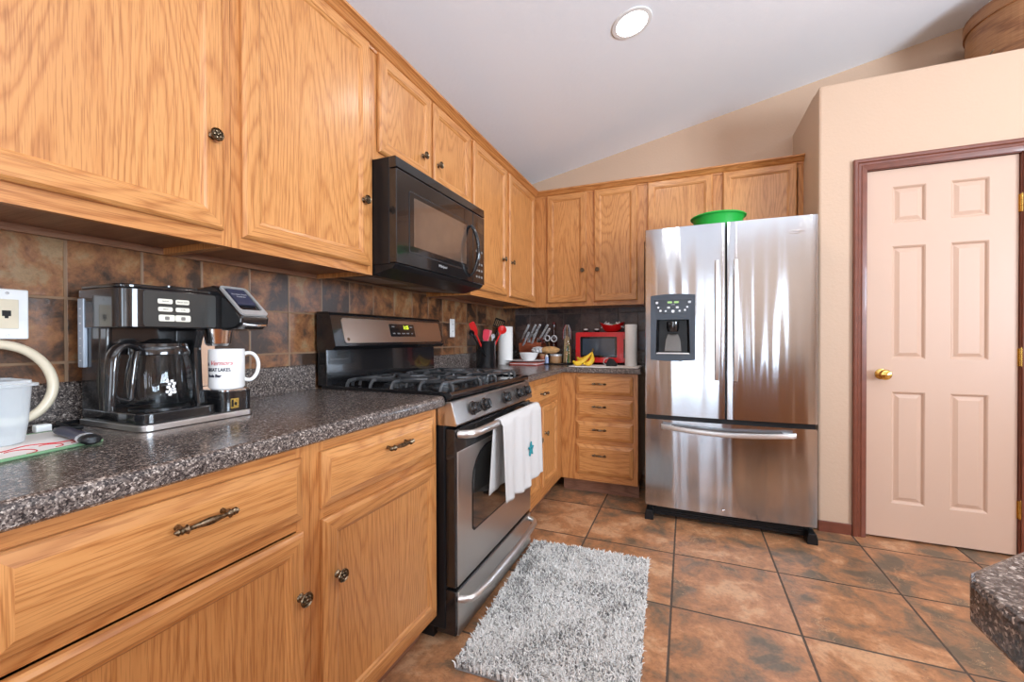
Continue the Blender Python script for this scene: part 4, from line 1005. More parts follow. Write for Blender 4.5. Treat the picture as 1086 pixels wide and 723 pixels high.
pdl = obj('mug_pedestal', slabR(0.16, 0.337, 0.656, 0.742, ZC+0.015, ZC+0.070, 0.025), BLACK, cm, bev=0.002)
obj('drip_tray', slabR(0.185, 0.333, 0.659, 0.740, ZC+0.070, ZC+0.073, 0.022), CHROME, pdl)
mb = MB(); mb.prism(rrect(0.676, 0.697, ZC+0.024, ZC+0.050, 0.001, 2), lambda a, b, h: (h, a, b), 0.3365, 0.3378); obj('energy_sticker', mb, GOLD, pdl)
mb = MB(); mb.prism(rrect(0.6775, 0.683, ZC+0.028, ZC+0.047, 0.001, 2), lambda a, b, h: (h, a, b), 0.3377, 0.3382); mb.prism(rrect(0.6855, 0.6925, ZC+0.031, ZC+0.040, 0.003, 3), lambda a, b, h: (h, a, b), 0.3377, 0.3382); obj('sticker_print', mb, BLACKM, pdl)
obj('rear_tower', slabR(0.080, 0.168, 0.480, 0.742, ZC+0.015, 1.232, 0.010), BLACK, cm, bev=0.004)
mb = MB(); mb.prism([(0.165, ZC+0.016), (0.262, ZC+0.016), (0.250, ZC+0.09), (0.245, 1.10), (0.262, 1.152), (0.165, 1.152)], lambda a, b, h: (a, h, b), 0.662, 0.640); obj('divider_arm', mb, BLACK, cm, bev=0.008, seg=4)
# small foot/side fin, left of the carafe
mb = MB(); mb.prism([(0.165, ZC+0.016), (0.185, ZC+0.016), (0.195, 1.152), (0.165, 1.152)], lambda a, b, h: (a, h, b), 0.492, 0.480); obj('side_column', mb, BLACK, cm, bev=0.004)
# head
hd = slabR(0.076, 0.268, 0.474, 0.690, 1.150, 1.246, 0.040, (0.3, 0.3, 0.3, 1.0)); 
hd = MB(); hd.prism(rrect(0.076, 0.268, 0.474, 0.694, 0.040, 8, (0.4, 1.0, 0.0, 0.0)), fz, 1.150, 1.244, smooth=True)
hd.prism(rrect(0.080, 0.255, 0.478, 0.694, 0.034, 8, (0.4, 1.0, 0.0, 0.0)), fz, 1.244, 1.254, smooth=True)
hdo = obj('head', hd, BLACK, cm, bev=0.003)
mb = MB(); mb.prism(rrect(0.517, 0.682, 1.154, 1.240, 0.006, 3), lambda a, b, h: (h, a, b), 0.267, 0.2695); obj('fascia', mb, plain('fascia_grey', srgb(52, 52, 50), 0.38), hdo)
mb = MB(); mb.prism(rrect(0.215, 0.252, 0.575, 0.650, 0.006, 3), fz, 1.2538, 1.2575); obj('lid_tab', mb, BLACK, hdo)
by = [(0.545, 0.577, 1.222, 1.210), (0.584, 0.615, 1.222, 1.210), (0.546, 0.577, 1.202, 1.191), (0.584, 0.616, 1.202, 1.191), (0.547, 0.582, 1.183, 1.167), (0.583, 0.618, 1.183, 1.167)]
for n_, (y0, y1, z1, z0) in enumerate(by):
    mb = MB(); mb.prism(rrect(y0, y1, z0, z1, 0.0035, 3), lambda a, b, h: (h, a, b), 0.269, 0.2715); q = obj('button', mb, BUTTON, hdo, bev=0.0005)
    text('button_print', ['ON/OFF', 'SINGLE SERVE', 'BREW', '12 HR', '', ''][n_] or ' ', 0.0042, INKG, q, (0.2717, (y0+y1)/2, (z0+z1)/2), (0, 1, 0), (0, 0, 1)) if n_ < 4 else None
    if n_ >= 4:
        mb = MB(); c_ = (y0+y1)/2; mb.prism(rrect(c_-0.005, c_+0.005, 1.170, 1.179, 0.002, 2), lambda a, b, h: (h, a, b), 0.2714, 0.2717); obj('cup_icon', mb, INKG, q)
# pod head: slanted chrome-framed front
pr = [(0.080, 1.150), (0.300, 1.146), (0.338, 1.150), (0.358, 1.162), (0.362, 1.182), (0.262, 1.266), (0.240, 1.272), (0.080, 1.262)]
mb = MB(); mb.prism(pr, lambda a, b, h: (a, h, b), 0.772, 0.690); ph = obj('pod_head', mb, BLACK, cm, bev=0.007, seg=4)
A = Vector((0.362, 0, 1.183)); Bv = Vector((0.260, 0, 1.268)); vv = (Bv-A).normalized(); vn_ = Vector((-vv.z, 0, vv.x))*-1
if vn_.x < 0: vn_ = -vn_
Lp = (Bv-A).length
fp = lambda a, b, h: tuple(A+vv*b+vn_*h+Vector((0, a, 0)))
def frame_ring(out, inn, fn, h0, h1):
    mb = MB(); n = len(out)
    for k in range(n):
        j = (k+1) % n
        mb.poly([fn(*out[k], h1), fn(*out[j], h1), fn(*inn[j], h1), fn(*inn[k], h1)]); mb.poly([fn(*out[k], h0), fn(*out[j], h0), fn(*out[j], h1), fn(*out[k], h1)]); mb.poly([fn(*inn[k], h1), fn(*inn[j], h1), fn(*inn[j], h0), fn(*inn[k], h0)])
    return mb
obj('chrome_frame', frame_ring(rrect(0.692, 0.770, 0.004, Lp-0.002, 0.012, 5), rrect(0.700, 0.762, 0.024, Lp-0.009, 0.007, 5), fp, 0, 0.0055), SILVP, ph)
mb = MB(); mb.prism(rrect(0.705, 0.757, 0.050, Lp-0.014, 0.003, 3), fp, 0.0, 0.006); obj('display_lid', mb, NAVY, ph, bev=0.001)
text('brand_print', 'Hamilton Beach', 0.0068, SILV, ph, fp(0.731, 0.094, 0.0063), (0, 1, 0), vv); text('brand_print', 'FlexBrew', 0.0068, SILV, ph, fp(0.731, 0.083, 0.0063), (0, 1, 0), vv)
mb = MB(); mb.tube([(0.357, 0.698, 1.163), (0.366, 0.706, 1.160), (0.369, 0.731, 1.159), (0.366, 0.756, 1.160), (0.357, 0.764, 1.163)], 0.004, 8); obj('chrome_lip', mb, CHROME, ph)
mb = MB(); mb.lathe([(0.024, 1.104), (0.031, 1.110), (0.036, 1.150)], (0.245, 0.703, 0), (0, 0, 1), 28); obj('brew_funnel', mb, CHROME, cm)
mb = MB(); mb.box((0.167, 0.664, ZC+0.07), (0.170, 0.741, 1.15)); obj('back_shield', mb, CHROME, cm)
mb = MB(); mb.box((0.086, 0.4715, 1.055), (0.112, 0.4800, 1.222)); obj('water_gauge', mb, plain('gauge_grey', srgb(150, 160, 172), 0.3), cm, bev=0.002)
mb = MB()
for k in range(8): mb.box((0.095, 0.4710, 1.07+0.018*k), (0.103, 0.4716, 1.073+0.018*k))
obj('gauge_marks', mb, SILV, cm)
# ---- carafe (stands on the warming plate)
cc = Vector((0.245, 0.562, 0)); cz0 = ZC+0.0443
ca_ = thing('carafe', 'glass coffee carafe with black handle and white printed crest', 'carafe', (cc.x, cc.y, cz0))
gp = [(0.040, 0.001), (0.054, 0.002), (0.062, 0.010), (0.0665, 0.030), (0.0670, 0.055), (0.0650, 0.085), (0.0600, 0.112), (0.0560, 0.128), (0.0560, 0.134)]
mb = MB(); mb.lathe([(r, z+cz0) for r, z in gp], cc, (0, 0, 1), 48)
g = obj('glass_body', mb, CLEAR, ca_)
mb = MB(); mb.lathe([(0.0575, 0.126), (0.0590, 0.128), (0.0590, 0.144), (0.0570, 0.147)], cc+Vector((0, 0, cz0)), (0, 0, 1), 40); obj('collar', mb, BLACK, ca_)
mb = MB(); mb.lathe([(0.0570, 0.146), (0.0560, 0.154), (0.030, 0.160), (0.018, 0.166), (0, 0.166)], cc+Vector((0, 0, cz0)), (0, 0, 1), 40); obj('lid', mb, BLACK, ca_)
hd_ = Vector((0.30, -0.95, 0)).normalized()
def hp_(r, z): return tuple(cc+hd_*r+Vector((0, 0, cz0+z)))
path = [hp_(0.056, 0.142), hp_(0.074, 0.150), hp_(0.098, 0.148), hp_(0.112, 0.132), hp_(0.117, 0.105), hp_(0.119, 0.07), hp_(0.121, 0.035), hp_(0.122, 0.006)]
mb = MB(); mb.tube(path, [0.010, 0.011, 0.013, 0.0145, 0.0145, 0.0140, 0.0135, 0.012], 14, flat=0.62, up=hd_, sm=4); mb.tube([hp_(0.0585, 0.135), hp_(0.064, 0.115), hp_(0.070, 0.07), hp_(0.0725, 0.028), hp_(0.085, 0.022), hp_(0.106, 0.030), hp_(0.113, 0.040)], [0.008, 0.008, 0.007, 0.007, 0.007, 0.007, 0.006], 10); obj('handle', mb, BLACK, ca_, sharp=60)
# printed crest on the glass: small scalloped white block
def wrap(mb_pts, c, r, a0): return [(c[0]+r*math.cos(a0+u/r), c[1]+r*math.sin(a0+u/r), z) for u, z in mb_pts]
aC = rad(-8)
mb = MB()
for (u, z, w_, h_) in [(-0.010, 0.058, .006, .006), (-0.001, 0.058, .006, .006), (0.004, 0.052, .006, .006), (-0.006, 0.051, .006, .005), (-0.008, 0.044, .007, .006), (0.002, 0.045, .006, .006), (-0.004, 0.038, .006, .006), (0.004, 0.038, .006, .005), (-0.010, 0.033, .006, .006), (-0.002, 0.031, .006, .006), (0.005, 0.031, .006, .006), (-0.005, 0.026, .006, .005)]:
    q = [(u-w_/2, z-h_/2), (u+w_/2, z-h_/2), (u+w_/2, z+h_/2), (u-w_/2, z+h_/2)]; mb.poly(wrap([(a, b+cz0+0.006) for a, b in q], cc, 0.0679, aC))
obj('printed_crest', mb, WPLAST, g)
# ---- mug
mc = Vector((0.286, 0.700, ZC+0.0735)); mr = 0.0425
mg = thing('mug', 'white printed soda bar mug standing on the coffee maker tray', 'mug', mc)
mb = MB(); mb.lathe([(0.036, 0), (0.040, 0.002), (mr, 0.006), (mr, 0.106), (mr-0.0015, 0.108), (mr-0.004, 0.106), (mr-0.004, 0.010), (0, 0.008)], mc, (0, 0, 1), 48); bd = obj('body', mb, WHITE, mg)
hdv = Vector((0.30, 0.95, 0)).normalized(); mp_ = lambda r, z: tuple(mc+hdv*r+Vector((0, 0, z)))
mb = MB(); mb.tube([mp_(mr-0.003, 0.092), mp_(mr+0.008, 0.096), mp_(mr+0.022, 0.093), mp_(mr+0.033, 0.078), mp_(mr+0.036, 0.058), mp_(mr+0.031, 0.036), mp_(mr+0.019, 0.021), mp_(mr+0.006, 0.020), mp_(mr-0.003, 0.025)], [0.007]+[0.006]*7+[0.007], 12, flat=0.85, up=hdv, sm=4); obj('handle', mb, WHITE, mg, sharp=60)
def wrap_text(body, size, mat, a_start, z, r, parent, shear=0, bold=0, sx=1.0):
    o = text('print', body, size, mat, None, (0, 0, 0), (1, 0, 0), (0, 1, 0), align='LEFT', shear=shear, bold=bold, sx=sx)
    for v in o.data.vertices:
        a = a_start + v.co.x/r; rr = r+0.0004+v.co.z
        v.co = Vector((mc.x+rr*math.cos(a), mc.y+rr*math.sin(a), z+v.co.y)) - WLOC[parent]
    o.parent = parent; WLOC[o] = WLOC[parent]
wrap_text('GREAT LAKES.', 0.0125, INK, rad(-106), mc.z+0.053, mr, bd, bold=0.0003, sx=0.80)
wrap_text('Vernors', 0.0170, REDTH, rad(-92), mc.z+0.071, mr, bd, shear=0.45, sx=1.0)
wrap_text('A', 0.0125, INK, rad(-110), mc.z+0.068, mr, bd, bold=0.0004)
wrap_text('Soda Bar', 0.0105, INK, rad(-102), mc.z+0.037, mr, bd, bold=0.0005)

# ================================================================== LEFT END OF THE COUNTER
mt = thing('dish_mat', 'white dish towel with green hem and red print lying on the counter', 'towel', (0.26, 0.25, ZC))
mq = [(0.398, 0.130), (0.380, 0.262), (0.350, 0.402), (0.200, 0.412), (0.150, 0.400), (0.140, 0.130)]
mb = MB(); mb.prism(mq, fz, ZC, ZC+0.005); obj('cloth', mb, CLOTHW, mt, bev=0.0015)
mb = MB(); mb.tube([(x, y, ZC+0.003) for x, y in mq], 0.0035, 8, closed=True, flat=0.9); obj('green_hem', mb, MATG, mt)
mb = MB()
for k, (x, y, r) in enumerate(((0.330, 0.335, 0.016), (0.322, 0.362, 0.011), (0.345, 0.29, 0.02))):
    mb.tube([(x+r*math.cos(a)*1.3, y+r*math.sin(a), ZC+0.0052) for a in [rad(20*i) for i in range(12)]], 0.0012, 5)
mb.tube([(0.30+0.012*math.sin(t*9), 0.25+0.13*t, ZC+0.0052) for t in [i/14 for i in range(15)]], 0.0014, 5)
obj('red_print', mb, REDTH, mt)
tb = thing('plastic_tub', 'frosted clear plastic tub with lip at the far left', 'tub', (0.20, 0.265, ZC+0.005))
def tub_loop(x0, x1, y0, y1, r, z): return [(a, b, z) for a, b in rrect(x0, x1, y0, y1, r, 4)]
lv = [(0.006, 0.0), (0.0, 0.004), (-0.004, 0.04), (-0.008, 0.112), (-0.015, 0.113), (-0.015, 0.118), (-0.008, 0.119), (-0.0075, 0.124)]
vs = []
for ins, z in lv: vs += tub_loop(0.145+ins, 0.262-ins, 0.195+ins, 0.330-ins, 0.022, ZC+0.0055+z)
mb = MB(); n_ = len(vs)//len(lv); i = mb.grid(vs, n_, len(lv), cu=True); mb.poly(vs[:n_][::-1]); obj('tub_body', mb, TUBM, tb, sharp=60)
pt = thing('cream_pitcher', 'cream plastic pitcher with a big looped handle behind the tub', 'pitcher', (0.078, 0.245, ZC))
mb = MB(); mb.lathe([(0.040, 0), (0.044, 0.004), (0.048, 0.06), (0.053, 0.130), (0.054, 0.150), (0.046, 0.158), (0.020, 0.166), (0, 0.168)], (0.078, 0.250, ZC+0.0005), (0, 0, 1), 36); obj('pitcher_body', mb, CREAM, pt)
pl = [(0.270, 1.060), (0.285, 1.098), (0.325, 1.112), (0.360, 1.110), (0.392, 1.094), (0.418, 1.062), (0.430, 1.022), (0.424, 0.985), (0.402, 0.954), (0.368, 0.940), (0.330, 0.948), (0.295, 0.970)]
mb = MB(); mb.tube([(0.080, y, z) for y, z in pl], [0.010]*12, 12, flat=1.0, up=(1, 0, 0), sm=5); obj('handle', mb, CREAM, pt, sharp=60)
kn = thing('folding_knife', 'navy and black folding cutter lying on the dish towel corner', 'knife', (0.29, 0.375, ZC+0.005))
a, b_ = Vector((0.215, 0.392, ZC+0.0150)), Vector((0.372, 0.372, ZC+0.0150))
def lerp(t): return a*(1-t)+b_*t
mb = MB(); mb.tube([lerp(t) for t in (0, 0.03, 0.15, 0.5, 0.85, 1)], [0.008, 0.013, 0.0145, 0.013, 0.0145, 0.0145], 12, flat=0.62, up=(0, 0, 1)); obj('grip', mb, NAVY, kn, sharp=50)
mb = MB(); mb.tube([lerp(t) for t in (1.0, 1.03, 1.14, 1.17)], [0.0150, 0.0160, 0.0155, 0.010], 12, flat=0.62, up=(0, 0, 1)); obj('end_cap', mb, BLACKM, kn, sharp=50)
mb = MB(); mb.tube([lerp(t) for t in (0.92, 0.99)], 0.0155, 12, flat=0.64, up=(0, 0, 1)); obj('clasp', mb, SILV, kn, sharp=50)
mb = MB(); mb.tube([lerp(t) for t in (0.0, -0.10, -0.22)], [0.007, 0.006, 0.002], 8, flat=0.3, up=(0, 0, 1)); obj('blade', mb, SILV, kn)
pg = thing('power_cord', 'black cord with a pale plug lying behind the cutter on the counter', 'cord', (0.06, 0.43, ZC))
mb = MB(); mb.box((0.104, 0.386, ZC+0.0005), (0.126, 0.412, ZC+0.018)); obj('plug', mb, WPLAST, pg, bev=0.003)
mb = MB(); mb.tube([(0.115, 0.412, ZC+0.008), (0.112, 0.430, ZC+0.006), (0.095, 0.445, ZC+0.005), (0.13, 0.455, ZC+0.005), (0.16, 0.448, ZC+0.005), (0.150, 0.432, ZC+0.005), (0.10, 0.43, ZC+0.0135), (0.06, 0.447, ZC+0.005), (0.05, 0.50, ZC+0.005), (0.05, 0.60, ZC+0.005)], 0.0042, 8); obj('cable', mb, BLACKM, pg)

# ================================================================== CORNER OF THE COUNTER
def at(u, v, ax, val):
    d = _F + _R*((u-543)/FPX) + _U*((361.5-v)/FPX); i = 'xyz'.index(ax); t = (val-CAM[i])/d[i]
    return Vector(CAM)+d*t
ck = Vector((0.150, 2.600, ZC))
cr = thing('utensil_crock', 'glossy black utensil crock holding red spatulas right of the range', 'crock', ck)
mb = MB(); mb.lathe([(0.060, 0), (0.066, 0.003), (0.068, 0.010), (0.068, 0.180), (0.070, 0.183), (0.070, 0.190), (0.064, 0.190), (0.063, 0.012), (0, 0.010)], ck, (0, 0, 1), 40); obj('pot', mb, BLACK, cr)
def utensil(label, foot, top, mat, kind, w=0.03, hm=None, L=0.085):
    foot = Vector(foot); top = Vector(top); d = (top-foot).normalized()
    t = thing('kitchen_utensil', label, 'utensil', foot, 'utensils in the black crock')
    hs = top - d*L
    mb = MB(); mb.tube([foot, foot+(hs-foot)*0.5, hs], [0.005, 0.006, 0.006], 8); obj('handle', mb, hm or mat, t)
    view = (Vector(CAM)-top).normalized(); s_ = d.cross(view).normalized(); nrm = s_.cross(d)
    P = lambda a, b, h: tuple(hs+s_*a+d*b+nrm*h)
    mb = MB()
    if kind == 'spoon':
        vs = []; N = 20; rows = 7
        for j in range(rows):
            f_ = j/(rows-1)
            for k in range(N):
                th = 2*math.pi*k/N; ww = w*(1-0.25*max(0, -math.sin(th))); vs.append(P(ww*f_*math.cos(th), L/2+L/2*f_*math.sin(th), -0.014*(1-f_*f_)))
        mb.grid(vs, N, rows, cu=True); o = obj('bowl', mb, mat, t); md = o.modifiers.new('s', 'SOLIDIFY'); md.thickness = 0.003
    else:
        pts = rrect(-w, w, 0.0, L, 0.010, 4, (1, 1, 1, 1)) if kind == 'turner' else [(-w*0.5, 0), (w*0.5, 0), (w, L*0.35), (w, L*0.9), (w*0.6, L), (-w*0.7, L*0.97), (-w, L*0.85), (-w, L*0.35)]
        if kind == 'turner':
            inn = rrect(-w+0.008, w-0.008, 0.012, L-0.012, 0.006, 4)
            n = len(pts)
            for k in range(n):
                j = (k+1) % n
                for h in (-0.002, 0.002): mb.poly([P(*pts[k], h), P(*pts[j], h), P(*inn[j], h), P(*inn[k], h)])
                mb.poly([P(*pts[k], -0.002), P(*pts[j], -0.002), P(*pts[j], 0.002), P(*pts[k], 0.002)]); mb.poly([P(*inn[k], 0.002), P(*inn[j], 0.002), P(*inn[j], -0.002), P(*inn[k], -0.002)])
            for q in range(4):
                x0 = -w+0.012+q*(2*w-0.024)/4+0.002; mb.prism([(x0, 0.010), (x0+0.006, 0.010), (x0+0.006, L-0.010), (x0, L-0.010)], P, -0.0018, 0.0018)
        else: mb.prism(pts, P, -0.004, 0.004)
        obj('blade', mb, mat, t, bev=0.0015 if kind != 'turner' else 0)
    return t
Z0 = ZC+0.013
utensil('red silicone spatula leaning left in the crock', (0.165, 2.63, Z0), at(499.5, 341.5, 'x', 0.125), REDS, 'spat', 0.021, L=0.10)
utensil('short black spoon leaning far left in the crock', (0.180, 2.62, Z0), at(498.5, 350, 'x', 0.165), BLACKM, 'spoon', 0.018, L=0.06)
utensil('raspberry red spatula upright at the front of the crock', (0.14, 2.57, Z0), at(516, 349, 'x', 0.175), REDPK, 'spat', 0.022, L=0.085)
utensil('pale pink spoonula behind the raspberry spatula', (0.12, 2.59, Z0), at(520, 350, 'x', 0.150), plain('pink_silicone', srgb(222, 120, 128), 0.4), 'spat', 0.014, L=0.05)
utensil('black slotted turner standing tallest in the crock', (0.13, 2.62, Z0), at(531, 338.5, 'x', 0.140), BLACKM, 'turner', 0.040, L=0.085)
utensil('big red spoon leaning right in the crock', (0.16, 2.56, Z0), at(534.5, 345.5, 'x', 0.190), REDS, 'spoon', 0.034, L=0.085)
utensil('steel handled masher between the turner and the red spoon', (0.15, 2.61, Z0), at(523.5, 354, 'x', 0.165), SILV, 'spoon', 0.014, L=0.04)
def roll(label, c, r, h):
    t = thing('paper_towel_roll', label, 'paper towel', c)
    mb = MB(); mb.lathe([(0.020, 0.0), (r-0.002, 0), (r, 0.003), (r, h-0.003), (r-0.002, h), (0.020, h), (0.020, h-0.03)], c, (0, 0, 1), 40); obj('paper', mb, PAPER, t)
    mb = MB(); mb.lathe([(0.020, 0.001), (0.020, h-0.001)], c, (0, 0, 1), 20); obj('core', mb, COPP, t)
roll('upright white paper towel roll behind the black crock', Vector((0.120, 3.015, ZC)), 0.060, 0.300)
# knife block
kb = thing('knife_block', 'reddish wooden knife block in the corner behind the white bowl', 'knife block', (0.25, 3.33, ZC))
mb = MB(); mb.prism([(3.42, ZC), (3.27, ZC), (3.225, ZC+0.155), (3.30, ZC+0.215), (3.42, ZC+0.12)], lambda a, b, h: (h, a, b), 0.150, 0.345); obj('block', mb, WOODR, kb, bev=0.004)
for n_, ((u0, v0), (u1, v1), lab) in enumerate([((555, 366), (560.8, 352.4), 'lowest left steel knife handle in the block'), ((554.5, 358), (560.8, 344.5), 'upper leftmost steel knife handle in the block'), ((562.5, 356.6), (567.9, 344.5), 'upper knife handle second from the left in the block'), ((564.5, 363), (569.5, 350), 'lower knife handle second from the left in the block'),
        ((568.5, 352), (572.8, 344.5), 'short upper knife handle in the middle of the block'), ((573.3, 357.4), (581, 344.5), 'long upper right knife handle in the block'), ((577, 358), (582.8, 348.5), 'lower right knife handle in the block')]):
    A_ = at(u0, v0, 'y', 3.235); B_ = at(u1, v1, 'y', 3.175); d = (B_-A_).normalized()
    t = thing('kitchen_knife', lab, 'knife', A_-d*0.02, 'knives in the block')
    mb = MB(); mb.tube([A_-d*0.012, A_, A_+(B_-A_)*0.4, A_+(B_-A_)*0.8, B_], [0.007, 0.011, 0.0095, 0.0115, 0.0105], 10, flat=0.8); obj('handle', mb, SILV, t, sharp=60)
    mb = MB(); mb.ball(A_+(B_-A_)*0.3, 0.0035, 8); mb.ball(A_+(B_-A_)*0.7, 0.0035, 8)
    mb = MB(); mb.box(tuple(A_-d*0.06-Vector((0.001, 0.006, 0.01))), tuple(A_-d*0.012+Vector((0.001, 0.006, 0.0)))); obj('blade', mb, CHROME, t)
sc = thing('scissors', 'silver kitchen scissors loops sticking out beside the knives', 'scissors', at(584, 366, 'y', 3.24))
for (u, v, r) in ((580.5, 358.5, 0.020), (587.5, 359, 0.022)):
    c_ = at(u, v, 'y', 3.20); mb = MB(); mb.tube([(c_.x+r*math.cos(q), c_.y, c_.z+r*1.1*math.sin(q)) for q in [2*math.pi*k/18 for k in range(18)]], 0.0055, 8, closed=True); obj('handle_loop', mb, SILV, sc)
mb = MB(); mb.tube([at(582, 363, 'y', 3.20), at(584, 370, 'y', 3.23), at(585, 380, 'y', 3.28)], [0.007, 0.007, 0.003], 8); obj('blade', mb, CHROME, sc)
bp = Vector((0.408, 3.400, ZC))
bo = thing('bottle', 'slim dark brown glass bottle behind the knives', 'bottle', bp)
mb = MB(); mb.lathe([(0.026, 0), (0.031, 0.004), (0.031, 0.19), (0.026, 0.22), (0.014, 0.25), (0.012, 0.30), (0.0145, 0.302), (0.0145, 0.325), (0.012, 0.328)], bp, (0, 0, 1), 28); obj('glass', mb, BOTTLE, bo)
mb = MB(); mb.lathe([(0.0135, 0.326), (0.0135, 0.345), (0, 0.346)], bp, (0, 0, 1), 16); obj('cap', mb, plain('bottle_cap_red', srgb(120, 32, 26), 0.4), bo)
# book / dish stack under the plate
t = thing('baking_dish', 'red and white flat dish under the white plate by the range', 'dish', (0.30, 3.0, ZC))
mb = MB(); mb.prism(rrect(0.185, 0.425, 2.915, 3.13, 0.02, 4), fz, ZC, ZC+0.009); obj('lower_layer', mb, plain('red_dish', srgb(158, 62, 48), 0.4), t, bev=0.002)
mb = MB(); mb.prism(rrect(0.19, 0.42, 2.92, 3.125, 0.02, 4), fz, ZC+0.009, ZC+0.015); obj('middle_layer', mb, WPLAST, t, bev=0.002)
mb = MB(); mb.prism(rrect(0.188, 0.422, 2.918, 3.127, 0.02, 4), fz, ZC+0.015, ZC+0.022); obj('upper_layer', mb, plain('red_dish_b', srgb(170, 78, 62), 0.4), t, bev=0.002)
pz = ZC+0.0225
mb = MB(); mb.lathe([(0.09, 0), (0.11, 0.002), (0.165, 0.012), (0.166, 0.014), (0.11, 0.005), (0, 0.004)], (0.285, 3.03, pz), (0, 0, 1), 48, sx=1.0, sy=0.62, uref=(1, 0.25, 0)); tag(obj('oval_plate', mb, WHITE, origin=(0.285, 3.03, pz)), 'white oval plate under the small white bowl', 'plate')
mb = MB(); mb.lathe([(0.036, 0), (0.040, 0.002), (0.060, 0.028), (0.074, 0.062), (0.0745, 0.066), (0.071, 0.065), (0.056, 0.030), (0.034, 0.006), (0, 0.005)], (0.318, 3.020, pz+0.0055), (0, 0, 1), 40); tag(obj('bowl', mb, WHITE, origin=(0.318, 3.020, pz+0.0055)), 'small white round bowl standing on the oval plate', 'bowl')
# black tray, canisters, shaker, bag of bread
mb = MB(); mb.prism(rrect(0.40, 0.595, 3.075, 3.27, 0.03, 5), fz, ZC, ZC+0.008); tag(obj('black_tray', mb, BLACKM, origin=(0.5, 3.17, ZC), bev=0.002), 'low black tray under the tan canister near the corner', 'tray')
def canister(label, c, r, h, m1, m2):
    t = thing('canister', label, 'canister', c); mb = MB(); mb.lathe([(r*0.94, 0), (r, 0.004), (r, h*0.8)], c, (0, 0, 1), 30); mb.lathe([(r, h*0.8), (r, h*0.8+0.0005)], c, (0, 0, 1), 30); obj('side', mb, m1, t)
    mb = MB(); mb.lathe([(r*1.03, h*0.8), (r*1.03, h-0.004), (r*0.97, h), (0, h)], c, (0, 0, 1), 30); obj('lid', mb, m2, t)
canister('tan wooden canister with steel lid under the bread bag', Vector((0.490, 3.175, ZC+0.0085)), 0.048, 0.072, COPP, SILV)
canister('small reddish canister between the bowl and the tan canister', Vector((0.372, 3.195, ZC+0.0003)), 0.026, 0.080, plain('terracotta', srgb(176, 104, 74), 0.6, nscale=60, namt=0.5), COPP)
t = thing('salt_shaker', 'small white and blue shaker standing before the tan canister', 'shaker', (0.437, 3.108, ZC+0.0085))
mb = MB(); mb.lathe([(0.014, 0), (0.016, 0.003), (0.014, 0.045), (0.008, 0.055)], (0.437, 3.108, ZC+0.0085), (0, 0, 1), 18); obj('body', mb, plain('pale_blue', srgb(150, 168, 206), 0.4), t)
mb = MB(); mb.lathe([(0.012, 0.050), (0.012, 0.062), (0.004, 0.068), (0, 0.068)], (0.437, 3.108, ZC+0.0085), (0, 0, 1), 18); obj('cap', mb, WPLAST, t)
# bag of bread: a lumpy loaf in crinkled plastic
t = thing('bread_bag', 'bread loaf in a crinkled plastic bag lying on the canisters', 'bread', (0.43, 3.18, ZC+0.081))
def lump(c, rx, ry, rz, mat, name, sd, amp=0.12, fr_=9):
    mb = MB(); vs = []; nu, nv = 28, 15
    for j in range(nv):
        ph_ = math.pi*j/(nv-1)
        for i in range(nu):
            th = 2*math.pi*i/nu; k = 1+amp*math.sin(fr_*th+sd+3*ph_)*math.sin(ph_)+amp*0.6*math.sin(5*ph_*2+th*4+sd)
            vs.append((c[0]+rx*k*math.cos(th)*math.sin(ph_), c[1]+ry*k*math.sin(th)*math.sin(ph_), max(c[2]-rz*0.93, c[2]-rz*k*math.cos(ph_))))
    mb.grid(vs, nu, nv, cu=True); return obj(name, mb, mat, t)
lump((0.445, 3.17, ZC+0.112), 0.078, 0.045, 0.030, TAN, 'loaf', 1.0, 0.05, 5)
lump((0.345, 3.165, ZC+0.112), 0.050, 0.040, 0.026, plain('bag_film_white', srgb(206, 204, 204), 0.3, nscale=60, namt=0.35), 'bag_end', 2.0, 0.14, 11)
# tall glass jar with sticks
jc = Vector((0.578, 3.20, ZC))
jr = thing('stick_jar', 'tall clear jar packed with sticks and packets left of the red microwave', 'jar', jc)
mb = MB(); mb.lathe([(0.040, 0.001), (0.046, 0.004), (0.047, 0.22), (0.043, 0.245), (0.030, 0.25)], jc, (0, 0, 1), 32); obj('glass', mb, CLEAR, jr)
mb = MB(); mb.lathe([(0.048, 0), (0.050, 0.002), (0.050, 0.010), (0.046, 0.012)], jc, (0, 0, 1), 32); obj('foot', mb, BLACKM, jr)
R3 = random.Random(5); ms = [SKEW, TAN, SKEW, plain('stick_green', srgb(132, 176, 86), 0.5), WPLAST, COPP, plain('stick_dkgreen', srgb(70, 104, 88), 0.5)]
for k in range(16):
    a = R3.random()*6.28; r = 0.034*math.sqrt(R3.random()); h = 0.10+0.13*R3.random(); a2 = a+R3.uniform(-.6, .6)
    mb = MB(); mb.tube([(jc.x+r*math.cos(a), jc.y+r*math.sin(a), ZC+0.013), (jc.x+r*1.0*math.cos(a2), jc.y+r*1.0*math.sin(a2), ZC+h)], 0.0055, 7)
    tag(obj('stick', mb, ms[k % 7], jr), None)
